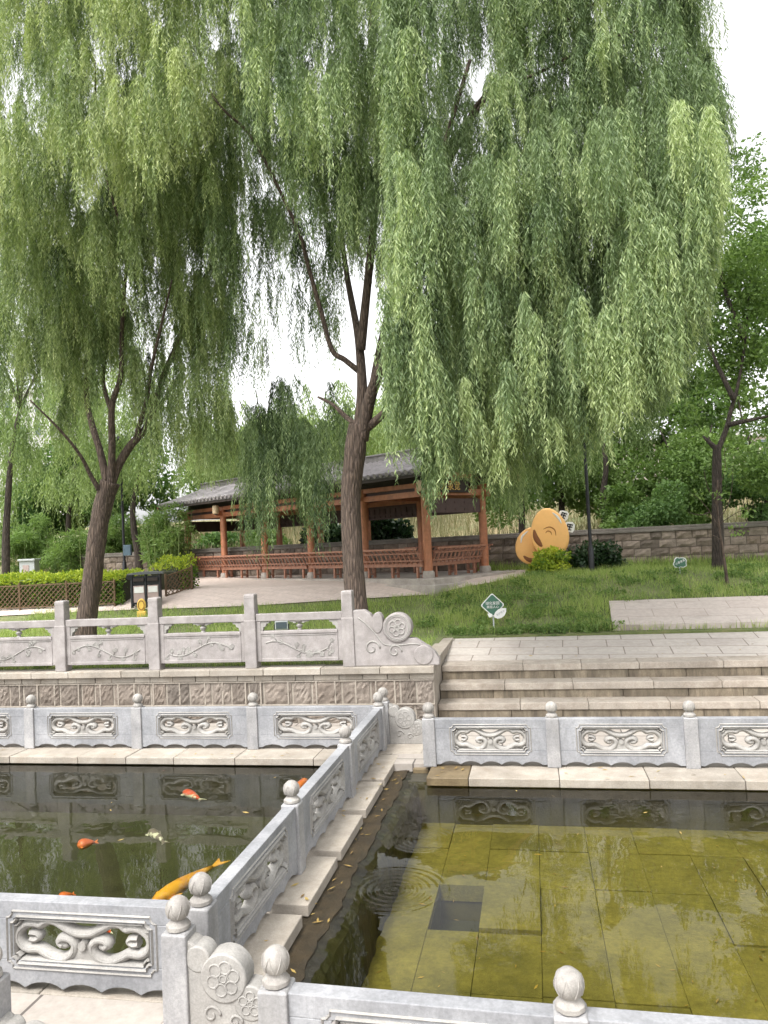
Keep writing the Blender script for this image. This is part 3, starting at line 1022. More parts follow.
# ---- upper granite railing
UPV = 14.75
t = thing('granite_balustrade', 'tall weathered granite railing with flower carved panels on the retaining wall', 'railing', (-9, UPV, WT))
pu = [Pv(x, y, UPV)[0] for x, y in ((63, 640), (156, 637), (252, 634), (349, 630))]
sp = (pu[3]-pu[0])/3
pu = [pu[0]-2*sp, pu[0]-sp]+pu
print('upper posts', np.round(pu, 2))
for u in pu:
    a = MB()
    k = .125
    a.lathe([(k*1.4, 0), (k*1.4, .95), (k*1.30, .97), (k*1.24, 1.40), (k*1.28, 1.42), (k*1.24, 1.48), (k*.9, 1.495)], (0, 0, 0), 4)
    a.v = [((x-y)*.7071+u, (x+y)*.7071+UPV, z+WT-.005) for x, y, z in a.v]
    a.build('post', M['upper'], t, bevel=.018)
for i in range(len(pu)-1):
    u0, u1 = pu[i]+.115, pu[i+1]-.115
    a = MB()
    a.box(u0, u1, UPV-.075, UPV+.075, WT+.93, WT+1.08)
    a.box(u0, u0+.10, UPV-.065, UPV+.065, WT+.12, WT+.93)
    a.box(u1-.10, u1, UPV-.065, UPV+.065, WT+.12, WT+.93)
    a.box(u0+.1, u1-.1, UPV-.07, UPV+.07, WT+.14, WT+.73)
    a.box(u0+.1, u1-.1, UPV-.085, UPV+.085, WT+.67, WT+.735)
    a.box(u0+.1, u1-.1, UPV-.08, UPV+.08, WT+.12, WT+.19)
    pn = a.build('panel', M['upper'], t, bevel=.012)
    a = MB()
    um = (u0+u1)/2
    a.lathe([(.05, .735), (.05, .755), (.028, .77), (.06, .81), (.065, .835), (.03, .87), (.04, .88), (.085, .905), (.10, .93)], (um, UPV, WT), 14)
    mbs = a
    for uu, sg in ((um, 1), (um, -1), (u0+.1, 1), (u1-.1, -1)):      # cloud brackets under the top rail
        prof = [(0, 0), (0, -.19), (.03, -.19), (.05, -.12), (.10, -.10), (.11, -.05), (.17, -.04), (.18, 0)]
        if uu == um:
            prof = [(.05, 0), (.06, -.05), (.11, -.05), (.13, -.03), (.2, -.025), (.2, 0)]
        a = mbs if uu == um else MB()
        a.plate(prof if sg > 0 else [(-x, y) for x, y in reversed(prof)], (uu, UPV, WT+.93), (1, 0, 0), (0, 0, 1), (0, 1, 0), .10)
        if uu != um:
            a.build('bracket', M['carve'], pn)
    a = mbs
    a.build('baluster', M['carve'], pn, angle=40)
    a = MB()                                                         # blossom branch relief
    f = UPV-.072
    x = u0+.2
    pts = []
    while x < u1-.2:
        pts.append((x, f, WT+.40+.13*math.sin(x*4.1+i)))
        x += .1
    a.tube(cat_rom(pts, 3), .013, 6)
    for q in range(16):
        bx = rng.uniform(u0+.18, u1-.22)
        by = WT+.40+.13*math.sin(bx*4.1+i)
        an = rng.uniform(-2.5, 2.5)
        ln = rng.uniform(.06, .16)
        ex_, ey_ = bx+ln*math.cos(an), by+ln*math.sin(an)
        ex_ = min(max(ex_, u0+.15), u1-.15); ey_ = min(max(ey_, WT+.22), WT+.64)
        a.tube([(bx, f, by), ((bx+ex_)/2, f-.004, (by+ey_)/2+.015), (ex_, f, ey_)], [.010, .009, .006], 5)
        flower(a, np.array([ex_, f, ey_]), np.array([1., 0, 0]), np.array([0, 0, 1.]), None, .045, .008, 5)
    a.box(u0+.13, u1-.13, UPV-.078, UPV-.07, WT+.635, WT+.645)
    a.build('blossom_relief', M['carve'], pn, smooth_=True)
# scrolled wing stone at the end of the upper railing
o = np.array([pu[-1]+.12, UPV, WT])
ex, ez, ey = np.array([1., 0, 0]), np.array([0, 0, 1.]), np.array([0, 1., 0])
a = MB()
a.plate([(0, 0), (1.66, 0), (1.66, .12), (1.58, .26), (1.40, .40), (1.22, .52), (.98, .55), (.75, .62), (.62, .70), (.46, .84), (.34, 1.02), (.22, 1.1), (0, 1.1)], o, ex, ez, ey, .2)
wg = a.build('wing_stone', M['upper'], t, bevel=.02)
a = MB()
for x, z, r, tt in ((.87, .74, .285, .26), (.48, .84, .15, .23), (1.36, .20, .19, .23)):
    a.plate([(r*math.cos(q)*(1 if r != .15 else .75), r*math.sin(q)*(1 if r != .15 else 1.35)) for q in np.linspace(0, 2*math.pi, 32, endpoint=False)], o+ex*x+ez*z, ex, ez, ey, tt)
a.build('scroll_discs', M['upper'], wg, bevel=.016, angle=40)
a = MB()
for r in (.22, .245):
    a.tube([o+ex*(.87+r*math.cos(q))+ez*(.74+r*math.sin(q))-ey*.131 for q in np.linspace(0, 2*math.pi, 28, endpoint=False)], .009, 6, closed=True)
flower(a, o+ex*.87+ez*.74-ey*.131, ex, ez, ey, .17, .014, 6)
for x, z, r in ((.35, .35, .16), (.8, .28, .14), (1.36, .2, .13)):
    a.tube([o+ex*(x+r*(1-.11*q)*math.cos(q))+ez*(z+r*(1-.11*q)*math.sin(q))-ey*.101 for q in np.linspace(0, 7.5, 30)], .016, 6)
a.tube(cat_rom([o+ex*x+ez*z-ey*.1 for x, z in ((.1, .95), (.28, .8), (.45, .6), (.6, .42), (.9, .4), (1.15, .42), (1.3, .4))], 4), .014, 6)
a.build('scroll_relief', M['carve'], wg, smooth_=True)

# ================================================================== PAVILION
C1 = Pz(429, 580.5, 2.3)
TH = R(34)
E1 = np.array([-math.cos(TH), math.sin(TH), 0])
E2 = np.array([math.sin(TH), math.cos(TH), 0])
EZ = np.array([0, 0, 1.])
BAY, NB_, WD = 2.7, 6, 2.75
FZ = 2.3
def pp(a, b, z):
    return C1+E1*a+E2*b+EZ*z
pav = thing('pavilion', 'long open wooden corridor pavilion with grey tiled roof and red columns', 'pavilion', tuple(C1))
LN = BAY*(NB_-1)
a = MB()
a.obox(pp(LN/2, WD/2, -.05), E1*(LN/2+.75), E2*(WD/2+.62), EZ*.13)
a.obox(pp(LN/2, WD/2, -.25), E1*(LN/2+.95), E2*(WD/2+.82), EZ*.17)
a.build('stone_base', M['plinth'], pav, bevel=.02)
for k in range(NB_):
    for b in (0, WD):
        a = MB()
        a.lathe([(.125, .28), (.13, .5), (.125, 2.9)], pp(k*BAY, b, 0), 16)
        c = a.build('column', M['redwood'], pav, angle=40)
        a = MB()
        a.lathe([(.175, .07), (.185, .12), (.18, .24), (.15, .29)], pp(k*BAY, b, 0), 16)
        a.build('column_base', M['plinth'], c, angle=40)
a = MB()
for b in (0, WD):
    for z, h, wd in ((2.60, .17, .14), (2.86, .14, .12)):
        a.bar(pp(-.3, b, z), pp(LN+.3, b, z), wd, h)
for k in range(NB_):
    a.bar(pp(k*BAY, -.35, 2.66), pp(k*BAY, WD+.35, 2.66), .15, .2)
    a.bar(pp(k*BAY, .3, 3.2), pp(k*BAY, WD-.3, 3.2), .14, .18)
    a.bar(pp(k*BAY, WD/2, 2.7), pp(k*BAY, WD/2, 3.9), .14, .14, up=(1, 0, 0))
a.build('beam', M['redwood'], pav)
a = MB()                                             # fretwork boards hanging under the beams
for k in range(NB_-1):
    for b in ((WD,)):
        p0, p1 = k*BAY+.13, (k+1)*BAY-.13
        a.bar(pp(p0, b, 2.06), pp(p1, b, 2.06), .05, .06)
        a.bar(pp(p0, b, 2.46), pp(p1, b, 2.46), .05, .08)
        a.bar(pp(p0, b, 2.2), pp(p1, b, 2.2), .04, .05)
        nn = 9
        for q in range(nn+1):
            x = p0+(p1-p0)*q/nn
            a.bar(pp(x, b, 2.05), pp(x, b, 2.48), .04, .05, up=E1)
        for q in range(0, nn, 2):
            x = p0+(p1-p0)*(q+.5)/nn
            a.obox(pp(x, b, 2.3), E1*.09, E2*.015, EZ*.12)
for k in range(NB_-1):
    a.bar(pp(k*BAY+.13, WD+.03, 2.27), pp((k+1)*BAY-.13, WD+.03, 2.27), .02, .40)
    a.bar(pp(k*BAY+.13, WD+.05, 2.80), pp((k+1)*BAY-.13, WD+.05, 2.80), .02, .60)  # added dark infill stands in for the dim interior behind the beams
    a.bar(pp(k*BAY+.13, .05, 2.74), pp((k+1)*BAY-.13, .05, 2.74), .02, .12)
a.build('fretwork_and_infill', M['darkwood'], pav)
for k in (0, NB_-1):
    a = MB()
    a.obox(pp(k*BAY, WD/2, 2.24), E1*.03, E2*(WD/2-.13), EZ*.22)
    for q in range(5):
        for z in (2.12, 2.34):
            c = pp(k*BAY-.035, .45+q*(WD-.9)/4, z)
            a.obox(c, E1*.01, E2*.035, EZ*.03)
    a.build('gable_board', M['darkwood'], pav)
# roof
EO, RZ, EZ0, GO = .85, 3.92, 3.18, .95
rl0, rl1 = -GO, LN+GO
def roofz(b):                                        # gently curved slope, b measured from eave to ridge 0..1
    return EZ0+(RZ-EZ0)*(b*.82+.18*b*b)
a = MB()
HWR = WD/2+EO
nb_ = 8
for side in (0, 1):
    def rp(x, f, dz=0):
        b = -EO+HWR*f if side == 0 else WD+EO-HWR*f
        return pp(x, b, roofz(f)+dz)
    for j in range(nb_):
        f0, f1 = j/nb_, (j+1)/nb_
        a.add([rp(rl0, f0), rp(rl1, f0), rp(rl1, f1), rp(rl0, f1), rp(rl0, f0, -.07), rp(rl1, f0, -.07), rp(rl1, f1, -.07), rp(rl0, f1, -.07)],
              [(0, 1, 2, 3), (7, 6, 5, 4), (0, 4, 5, 1), (1, 5, 6, 2), (3, 2, 6, 7), (0, 3, 7, 4)])
rf = a.build('roof', M['tilebed'], pav)
a = MB()
x = rl0+.08
while x < rl1:
    for side in (0, 1):
        pts = []
        for j in range(nb_+1):
            f = j/nb_
            b = -EO+HWR*f-(.04 if j == 0 else 0) if side == 0 else WD+EO-HWR*f+(.04 if j == 0 else 0)
            pts.append(pp(x, b, roofz(f)+.018))
        a.tube(pts, .072, 8)
    x += .26
a.build('tile_rows', M['rooftile'], rf, angle=50)
a = MB()
a.bar(pp(rl0-.02, WD/2, RZ+.10), pp(rl1+.02, WD/2, RZ+.10), .20, .26)
a.bar(pp(rl0-.05, WD/2, RZ+.25), pp(rl1+.05, WD/2, RZ+.25), .28, .06)
a.build('ridge', M['rooftile'], rf, bevel=.02)
a = MB()                                             # rafters and underside, roof shade put into their colour
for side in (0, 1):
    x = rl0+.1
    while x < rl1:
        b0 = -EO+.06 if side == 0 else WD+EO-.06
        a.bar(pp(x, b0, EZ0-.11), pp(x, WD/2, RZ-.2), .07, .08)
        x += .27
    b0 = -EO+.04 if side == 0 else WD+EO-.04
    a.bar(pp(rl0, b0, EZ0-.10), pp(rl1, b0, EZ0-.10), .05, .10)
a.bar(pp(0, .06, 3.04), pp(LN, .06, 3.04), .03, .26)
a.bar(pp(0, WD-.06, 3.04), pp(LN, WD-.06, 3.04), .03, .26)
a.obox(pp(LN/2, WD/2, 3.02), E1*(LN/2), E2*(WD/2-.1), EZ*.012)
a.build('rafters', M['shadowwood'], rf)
for gx in (rl0+.02, rl1-.02):
    a = MB()
    for side in (0, 1):
        b0 = -EO if side == 0 else WD+EO
        pts = [pp(gx, b0+(WD/2-b0)*f, roofz(f)-.15) for f in np.linspace(0, 1, 7)]
        for q in range(6):
            a.bar(pts[q], pts[q+1], .06, .2)
    a.build('barge_board', M['redwood'], rf)
a = MB()
gx = -.02
a.add([pp(gx, -.1, 3.05), pp(gx, WD+.1, 3.05), pp(gx, WD/2, RZ-.12), pp(gx+.06, -.1, 3.05), pp(gx+.06, WD+.1, 3.05), pp(gx+.06, WD/2, RZ-.12)], [(0, 1, 2), (5, 4, 3), (0, 3, 4, 1), (1, 4, 5, 2), (2, 5, 3, 0)])
a.build('gable_panel', M['darkwood'], rf)
# plaque on the gable with gold characters
a = MB()
a.obox(pp(-.14, WD*.40, 2.82), E1*.04, E2*.80, EZ*.19)
pq = a.build('plaque', M['shadowwood'], pav, bevel=.01)
def text(body, size, mat, origin, exv, ezv, parent, name='lettering', extrude=.006):
    cu = bpy.data.curves.new(name, 'FONT')
    cu.body = body
    cu.size = size
    cu.align_x = 'CENTER'
    cu.align_y = 'CENTER'
    cu.extrude = extrude
    cu.materials.append(mat)
    tmp = bpy.data.objects.new('tmp_text', cu)
    COL.objects.link(tmp)
    bpy.context.view_layer.update()
    me = bpy.data.meshes.new_from_object(tmp.evaluated_get(bpy.context.evaluated_depsgraph_get()))
    bpy.data.objects.remove(tmp)
    me.name = name
    ob = bpy.data.objects.new(name, me)
    link(ob, parent)
    nv = np.cross(exv, ezv)
    o_ = np.array(origin)-root_base(parent)
    ob.matrix_local = Matrix(((exv[0], ezv[0], nv[0], o_[0]), (exv[1], ezv[1], nv[1], o_[1]), (exv[2], ezv[2], nv[2], o_[2]), (0, 0, 0, 1)))
    return ob
text('大泉觉', .31, M['gold'], pp(-.19, WD*.36, 2.82), E2, EZ, pq, 'gold_characters', .012)
# benches with leaning slat backs
def bench(label, x0, x1, b, out, along=E1, acr=E2, org=None):
    org = C1 if org is None else org
    def q(x, y, z):
        return org+along*x+acr*y+EZ*z
    t = thing('slat_bench', label, 'bench', tuple(q((x0+x1)/2, b, .08)), 'pavilion benches')
    L_ = x1-x0
    a = MB()
    for k in range(3):
        y = b-out*(.02+.12*k)
        a.bar(q(x0, y, .50), q(x1, y, .50), .105, .05)
    a.bar(q(x0, b+out*.035, .47), q(x1, b+out*.035, .47), .05, .11)
    a.build('seat', M['benchwood'], t)
    nleg = max(2, int(round(L_/1.35))+1)
    for k in range(nleg):
        x = x0+.25+(L_-.5)*k/(nleg-1)
        a = MB()
        for y in (b+out*.0, b-out*.24):
            a.bar(q(x, y, .075), q(x, y, .475), .07, .07, up=along)
        a.bar(q(x, b, .2), q(x, b-out*.24, .2), .04, .04)
        a.build('leg', M['benchwood'], t)
    a = MB()
    nsl = int(L_/.19)
    for k in range(nsl+1):
        x = x0+.04+(L_-.08)*k/nsl
        pts = [q(x, b+out*.05, .50), q(x, b+out*.15, .68), q(x+.03, b+out*.20, .84), q(x+.03, b+out*.33, .93)]
        for j in range(3):
            a.bar(pts[j], pts[j+1], .035, .045, up=along)
    for z, y, h in ((.60, .11, .04), (.82, .205, .045), (.955, .34, .055)):
        a.bar(q(x0-.03, b+out*y, z), q(x1+.03, b+out*y, z), .06, h)
    a.build('backrest', M['benchwood'], t)
for k in range(NB_-1):
    nm = ['nearest the plaque end', 'second bay from the plaque end', 'middle bay', 'fourth bay from the plaque end', 'far left bay beside the hedge'][k]
    bench('red brown front bench of the pavilion, '+nm, k*BAY+.05, (k+1)*BAY-.05, -.14, -1)
for k in range(NB_-1):
    nm = ['nearest the plaque end', 'second bay from the plaque end', 'middle bay', 'fourth bay from the plaque end', 'far left bay'][k]
    bench('slat bench along the back of the pavilion, '+nm, k*BAY+.05, (k+1)*BAY-.05, WD+.14, 1)
bench('slat bench across the near gable end under the plaque', .2, WD-.2, .10, -1, along=E2, acr=E1)
# lanterns under the front eave
for k in range(NB_):
    p = pp(k*BAY-.35, -.55, 2.78)
    nm = ['nearest the plaque', 'half hidden by the willow trunk', 'third from the plaque', 'fourth from the plaque', 'fifth from the plaque', 'farthest left'][k]
    t = thing('hanging_lantern', 'cream drum lantern under the front eave, '+nm, 'lantern', tuple(p), 'eave lanterns')
    MB().lathe([(.08, -.17), (.115, -.155), (.13, -.1), (.13, .1), (.115, .155), (.08, .17)], p, 14).build('shade', M['lantern'], t, angle=40)
    a = MB()
    a.tube([p+EZ*.16, p+EZ*.36], .012, 6)
    a.lathe([(.085, .165), (.09, .18), (.04, .20)], p, 12)
    a.lathe([(.04, -.2), (.09, -.185), (.085, -.17)], p, 12)
    a.build('hanger', M['black'], t)

# ================================================================== STREET FURNITURE AND SIGNS
def lamp_post(p, H, label, bluebox=False):
    t = thing('lamp_post', label, 'lamp post', tuple(p), 'park lamp posts')
    a = MB()
    a.lathe([(.13, 0), (.13, .06), (.095, .08), (.085, .75), (.06, .80), (.055, .9), (.045, H)], p, 14)
    a.build('pole', M['black'], t, angle=40)
    a = MB()
    a.lathe([(.05, H), (.16, H+.04), (.17, H+.08), (.20, H+.5), (.26, H+.54), (.10, H+.68), (.02, H+.75)], p, 8)
    a.build('lamp_head', M['black'], t)
    if bluebox:
        a = MB()
        a.box(p[0]+.06, p[0]+.40, p[1]-.18, p[1]-.05, p[2]+1.05, p[2]+1.5)
        a.build('control_box', plain('blue_grey_box', (.05, .09, .12), .5), t, bevel=.02)
lamp_post(hit(592, 573), 4.9, 'black lamp post rising beside the orange sculpture and dark shrub')
lamp_post(hit(125, 581), 5.4, 'slim black lamp post behind the hedge and litter bin', True)

# orange bean sculpture
sp_ = Pv(545, 566, 24.6)
sp_[2] = hz(sp_[1])
t = thing('bean_sculpture', 'big orange sculpture of two leaning bean shapes in front of the stone wall', 'sculpture', tuple(sp_))
D0 = np.dot(sp_-EYE, FW)
mpp = D0/F
ex = np.array([math.cos(.05), math.sin(.05), 0])
def bean(cx, cy, rx, ry, tilt, dy, name):
    c = Pv(cx, cy, sp_[1]+dy)
    a = MB()
    n_ = 44
    rings = [(.90, -.16), (.975, -.14), (1, -.09), (1, .09), (.975, .14), (.90, .16)]
    vs = []
    for s_, y in rings:
        for q in np.linspace(0, 2*math.pi, n_, endpoint=False):
            lx, lz = rx*math.cos(q)*(1-.10*math.sin(q)), ry*math.sin(q)
            x = (lx*math.cos(tilt)-lz*math.sin(tilt))*s_
            z = (lx*math.sin(tilt)+lz*math.cos(tilt))*s_
            vs.append(c+ex*x*mpp+EZ*z*mpp+np.array([0, y, 0]))
    fs = []
    for i in range(len(rings)-1):
        for k in range(n_):
            fs.append((i*n_+k, i*n_+(k+1) % n_, (i+1)*n_+(k+1) % n_, (i+1)*n_+k))
    fs += [tuple(reversed(range(n_))), tuple(range((len(rings)-1)*n_, len(rings)*n_))]
    ob = a.add(vs, fs).build(name, M['orange'], t, angle=50)
    return c, ob
c2, ob2 = bean(535, 545.5, 20.5, 19, .30, .34, 'bean')
c1, ob1 = bean(549.5, 533, 18.5, 25, .12, -.02, 'bean')
def mark(c, pts, rad, mat, ob, dy=-.165, name='painted_mark'):
    P = cat_rom([c+ex*x*mpp-EZ*y*mpp+np.array([0, dy, 0]) for x, y in pts], 5)
    r_ = rad*np.sin(np.linspace(.25, math.pi-.25, len(P)))
    MB().tube(P, r_, 8, flat=((0, 1, 0), .15)).build(name, mat, ob, smooth_=True)
mark(c1, [(-15, -4), (-14, 3), (-11, 9), (-8, 13)], .085, M['brownmark'], ob1)
mark(c1, [(4, -20), (9, -15), (12, -9)], .035, M['white'], ob1)
mark(c1, [(-6, -4), (0, -6), (5, -3), (6, 3)], .022, M['orangeedge'], ob1)
mark(c1, [(-4, 0), (-2, -2), (1, -1), (2, 2)], .02, M['orangeedge'], ob1)
mark(c2, [(-12, 10), (-7, 14), (0, 15), (5, 13)], .075, M['brownmark'], ob2)
mark(c2, [(-14, -3), (-12, -10), (-6, -15)], .03, M['white'], ob2)
# two white character boards on the sculpture's rim
for i, (px, py, rot, hpx) in enumerate(((563.5, 515.5, .45, 5.0), (569.5, 527, .30, 5.2))):
    c = Pv(px, py, sp_[1]+.10)
    e_x = ex*math.cos(rot)-EZ*math.sin(rot)
    e_z = ex*math.sin(rot)+EZ*math.cos(rot)
    hh = hpx*mpp
    a = MB()
    rim = [(-1, -.85), (-.2, -1), (.8, -.95), (1, -.3), (.85, .7), (.3, 1.05), (-.4, .9), (-1, .6)]
    a.plate([(x*hh, y*hh) for x, y in rim], c, e_x, e_z, np.cross(e_x, e_z), .08)
    bd = a.build('character_board', M['white'], t, bevel=.01)
    a = MB()
    nv = np.cross(e_x, e_z)
    for x0, z0, x1, z1 in ((-.55, .45, .55, .5), (-.5, 0, .5, .05), (-.5, -.5, .45, -.5), (0, .5, .02, -.55), (-.45, .4, -.45, -.45)):
        a.bar(c+e_x*x0*hh+e_z*z0*hh+nv*.045, c+e_x*x1*hh+e_z*z1*hh+nv*.045, .035, .012, up=nv)
    a.build('painted_strokes', M['black'], bd)

# green diamond lawn sign with white leaf
sg = hit(494, 630)
t = thing('lawn_sign', 'green diamond lawn sign with white lettering and a white leaf', 'sign', tuple(sg), 'small lawn signs')
mp_ = np.dot(sg-EYE, FW)/F
ex = RT0.copy()
ny = np.array([ex[1], -ex[0], 0])     # towards the viewer
a = MB()
a.bar(sg-EZ*.2, sg+EZ*.40, .035, .02, up=ny)
a.build('stake', M['greypaint'], t)
cdm = Pv(492.5, 605, sg[1]-.02)
def rdiamond(s_, rr=.16):
    pts = []
    for k in range(4):
        an = k*math.pi/2
        for q in (-.35, 0, .35):
            pts.append((s_*((1-rr)*math.cos(an)+rr*math.cos(an+q*2.0)), s_*((1-rr)*math.sin(an)+rr*math.sin(an+q*2.0))))
    return pts
MB().plate(rdiamond(11.4*mp_), cdm, ex, EZ, ny, .012).build('sign_rim', M['white'], t)
gb = MB().plate(rdiamond(10.2*mp_), cdm+ny*.008, ex, EZ, ny, .012).build('sign_board', M['green'], t)
text('绿化家园', 3.5*mp_, M['white'], cdm+ny*.018+EZ*1.6*mp_, ex, EZ, gb)
text('美丽人心', 3.1*mp_, M['white'], cdm+ny*.018-EZ*2.0*mp_, ex, EZ, gb)
cl = Pv(500.5, 613, sg[1]-.05)
lx, lz = ex*.88+EZ*.47, -ex*.47+EZ*.88
lf = [(-7.5, -.5), (-5.5, -3.2), (-2, -4.6), (2, -4.2), (5.5, -1.8), (7.5, 1.2), (4, 3.4), (0, 4.3), (-4, 3.4), (-6.6, 1.6)]
lo = MB().plate([(x*mp_, y*mp_) for x, y in lf], cl, lx, lz, ny, .014).build('white_leaf', M['white'], t)
text('爱护草木', 2.4*mp_, M['greypaint'], cl+ny*.010, lx, lz, lo, 'leaf_lettering', .003)
c3 = Pv(490, 615, sg[1]-.05)
MB().plate([(-2.6*mp_, 1.2*mp_), (-1*mp_, -2.4*mp_), (1.6*mp_, -2.2*mp_), (2.4*mp_, .6*mp_), (0, 2*mp_)], c3, ex, EZ, ny, .014).build('white_leaf', M['white'], t)

# small cloud-shaped green sign near the far wall
sg = hit(680, 573)
t = thing('lawn_sign', 'small cloud shaped green sign with white outline standing below the stone wall', 'sign', tuple(sg), 'small lawn signs')
mp_ = np.dot(sg-EYE, FW)/F
MB().bar(sg-EZ*.2, sg+EZ*.22, .035, .02, up=ny).build('stake', M['greypaint'], t)
cc = Pv(680, 562.5, sg[1])
def cloudp(s_):
    return [(s_*x, s_*y) for x, y in ((-6.5, -4), (-7.2, -1), (-5.8, 1.2), (-5.6, 3.6), (-3.2, 5.6), (-.6, 4.8), (2, 5), (5.2, 4.4), (6.8, 1.8), (6.2, -1.2), (6.6, -3.6), (3.4, -5.2), (0, -4.6), (-3.4, -5.4))]
MB().plate(list(cloudp(mp_))[::-1], cc, ex, EZ, -ny, .012).build('sign_rim', M['white'], t)
gb = MB().plate(list(cloudp(mp_*.86))[::-1], cc+ny*.008, ex, EZ, -ny, .012).build('sign_board', M['green'], t)
tx = text('小草青青', 2.6*mp_, M['white'], cc+ny*.018+EZ*.3*mp_, ex*.92+EZ*.39, EZ*.92-ex*.39, gb)

# litter bin
bp = hit(147, 607)
t = thing('litter_bin', 'black twin litter bin with pink and white panels by the hedge', 'litter bin', tuple(bp))
bx = np.array([math.cos(.42), math.sin(.42), 0])
by = np.array([-bx[1], bx[0], 0])
def bq(x, y, z):
    return bp+bx*x+by*y+EZ*z
a = MB()
for x in (-.40, 0, .40):
    for y in (-.2, .2):
        a.bar(bq(x, y, 0), bq(x, y, .98), .055, .055, up=(1, 0, 0))
a.obox(bq(0, 0, .13), bx*.43, by*.22, EZ*.03)
a.obox(bq(0, 0, .8), bx*.42, by*.2, EZ*.13)
fr = a.build('frame', M['black'], t)
a = MB()
a.plate([(-.52, .0), (.52, .0), (.52, .035), (.2, .075), (-.2, .075), (-.52, .035)], bq(0, 0, .985), bx, EZ, by, .58)
a.build('canopy', plain('dark_grey_lid', (.10, .105, .11), .5), t)
a = MB()
a.tube([bq(-.46, -.24, .93), bq(-.46, .24, .93)], .09, 12)
a.build('ash_tray', M['black'], t)
for x in (-.20, .20):
    a = MB()
    a.obox(bq(x, 0, .40), bx*.16, by*.205, EZ*.255)
    b_ = a.build('inner_bin', M['binpanel'], t, bevel=.01)
    a = MB()
    a.obox(bq(x, -.21, .53), bx*.135, by*.006, EZ*.09)
    a.build('white_label', M['white'], b_)
    a = MB()
    a.obox(bq(x, -.23, .83), bx*.15, by*.04, EZ*.05)
    a.build('slot', M['shadowwood'], t)
a = MB()
a.obox(bq(-.43, 0, .40), bx*.012, by*.17, EZ*.25)
a.build('side_panel', M['greypaint'], t)
# yellow figure-eight marker
yp = hit(142, 617)
t = thing('yellow_marker', 'small yellow rounded lawn marker beside the litter bin', 'marker', tuple(yp))
a = MB()
ec = yp+EZ*.34
a.plate([(.125*math.cos(q), .19*math.sin(q)) for q in np.linspace(0, 2*math.pi, 24, endpoint=False)], ec, RT0, EZ, ny, .08)
bd = a.build('board', M['yellow'], t, bevel=.02, angle=40)
a = MB()
a.tube([ec+RT0*.085*math.cos(q)+EZ*.13*math.sin(q)+ny*.043 for q in np.linspace(0, 2*math.pi, 20, endpoint=False)], .012, 6, closed=True)
a.build('rim', M['brownmark'], bd)
MB().obox(yp+EZ*.05, RT0*.13, ny*.06, EZ*.12).build('base', M['yellow'], t, bevel=.03)
# low grey panel on dark legs, its kind guessed, seen through the railing
gp = hit(282, 634)
t = thing('ground_panel', 'small grey panel on dark legs seen through the upper railing', 'light', tuple(gp))
a = MB()
a.obox(gp+EZ*.22, RT0*.17, ny*.05, EZ*.11)
hd = a.build('housing', M['greypaint'], t, bevel=.015)
MB().obox(gp+EZ*.22+ny*.055, RT0*.14, ny*.004, EZ*.085).build('panel_face', M['pane'], hd)
a = MB()
for s_ in (-1, 1):
    a.bar(gp+RT0*.18*s_-EZ*.1, gp+RT0*.18*s_+EZ*.25, .03, .03, up=RT0)
a.build('bracket', M['black'], t)
# grey utility cabinet left
cp = hit(30, 583)
t = thing('utility_cabinet', 'pale grey utility cabinet standing behind the hedge at the left', 'cabinet', tuple(cp))
k = np.dot(cp-EYE, FW)/F
MB().obox(cp+EZ*10*k, RT0*7.5*k, ny*.25, EZ*12*k).build('body', M['greypaint'], t, bevel=.02)
MB().obox(cp+EZ*23*k, RT0*8.6*k, ny*.32, EZ*1.1*k).build('lid', M['greypaint'], t, bevel=.02)
MB().obox(cp+EZ*12*k+ny*.26-RT0*1*k, RT0*3*k, ny*.01, EZ*6*k).build('door', M['binpanel'], t)

# ================================================================== FAR STONE WALL
t = thing('park_wall', 'long reddish brown block wall with stone coping at the back of the lawn', 'wall', (2, 26.3, 2.3))
wa, wb = np.array([-20.0, 31.0, 0]), np.array([17.0, 22.95, 0])
wd_ = (wb-wa)/np.linalg.norm(wb-wa)
wn = np.array([wd_[1], -wd_[0], 0])
WLn = np.linalg.norm(wb-wa)
a = MB()
a.bar(wa+EZ*2.65, wb+EZ*2.65, .34, 1.6)
a.build('mortar_core', stone('dark_mortar', (.17, .14, .12), (.26, .22, .19), (.10, .08, .07), .5, 5, .5, .95, False), t)
a = MB()
for j in range(5):
    s = 12.0 if j < 0 else 0.0
    while s < WLn-.3:
        L_ = rng.uniform(.3, .62)
        z0 = 2.12+j*.262
        b = MB()
        stone_face(b, s+.012, s+L_-.012, 0, z0+.012, z0+.25, .1, 3, 4, .02)
        for (x, y, z) in b.v:
            pass
        n0 = len(a.v)
        for (x, y, z) in b.v:
            q = wa+wd_*x+wn*(.195-y)
            a.v.append((q[0], q[1], z))
        a.f += [tuple(i+n0 for i in f) for f in b.f]
        s += L_
a.build('wall_blocks', stone('dark_red_brown_block', (.27, .22, .18), (.44, .365, .305), (.11, .09, .075), .55, 5, .8, .95, False, .4), t)
a = MB()
a.bar(wa+EZ*3.47, wb+EZ*3.47, .50, .09)
a.bar(wa+EZ*3.555, wb+EZ*3.555, .40, .08)
a.build('wall_coping', stone('grey_brown_coping', (.24, .215, .19), (.34, .31, .275), (.14, .12, .1), .5, 4, .4, .9), t, bevel=.015)
for s in np.arange(1.5, WLn, 3.6):
    MB().obox(wa+wd_*s+wn*.2+EZ*2.75, wd_*.17, wn*.05, EZ*.68).build('pilaster', stone('pilaster_stone', (.20, .165, .14), (.30, .25, .215), (.1, .08, .07), .4), t, bevel=.015) if s < 1.6 else None

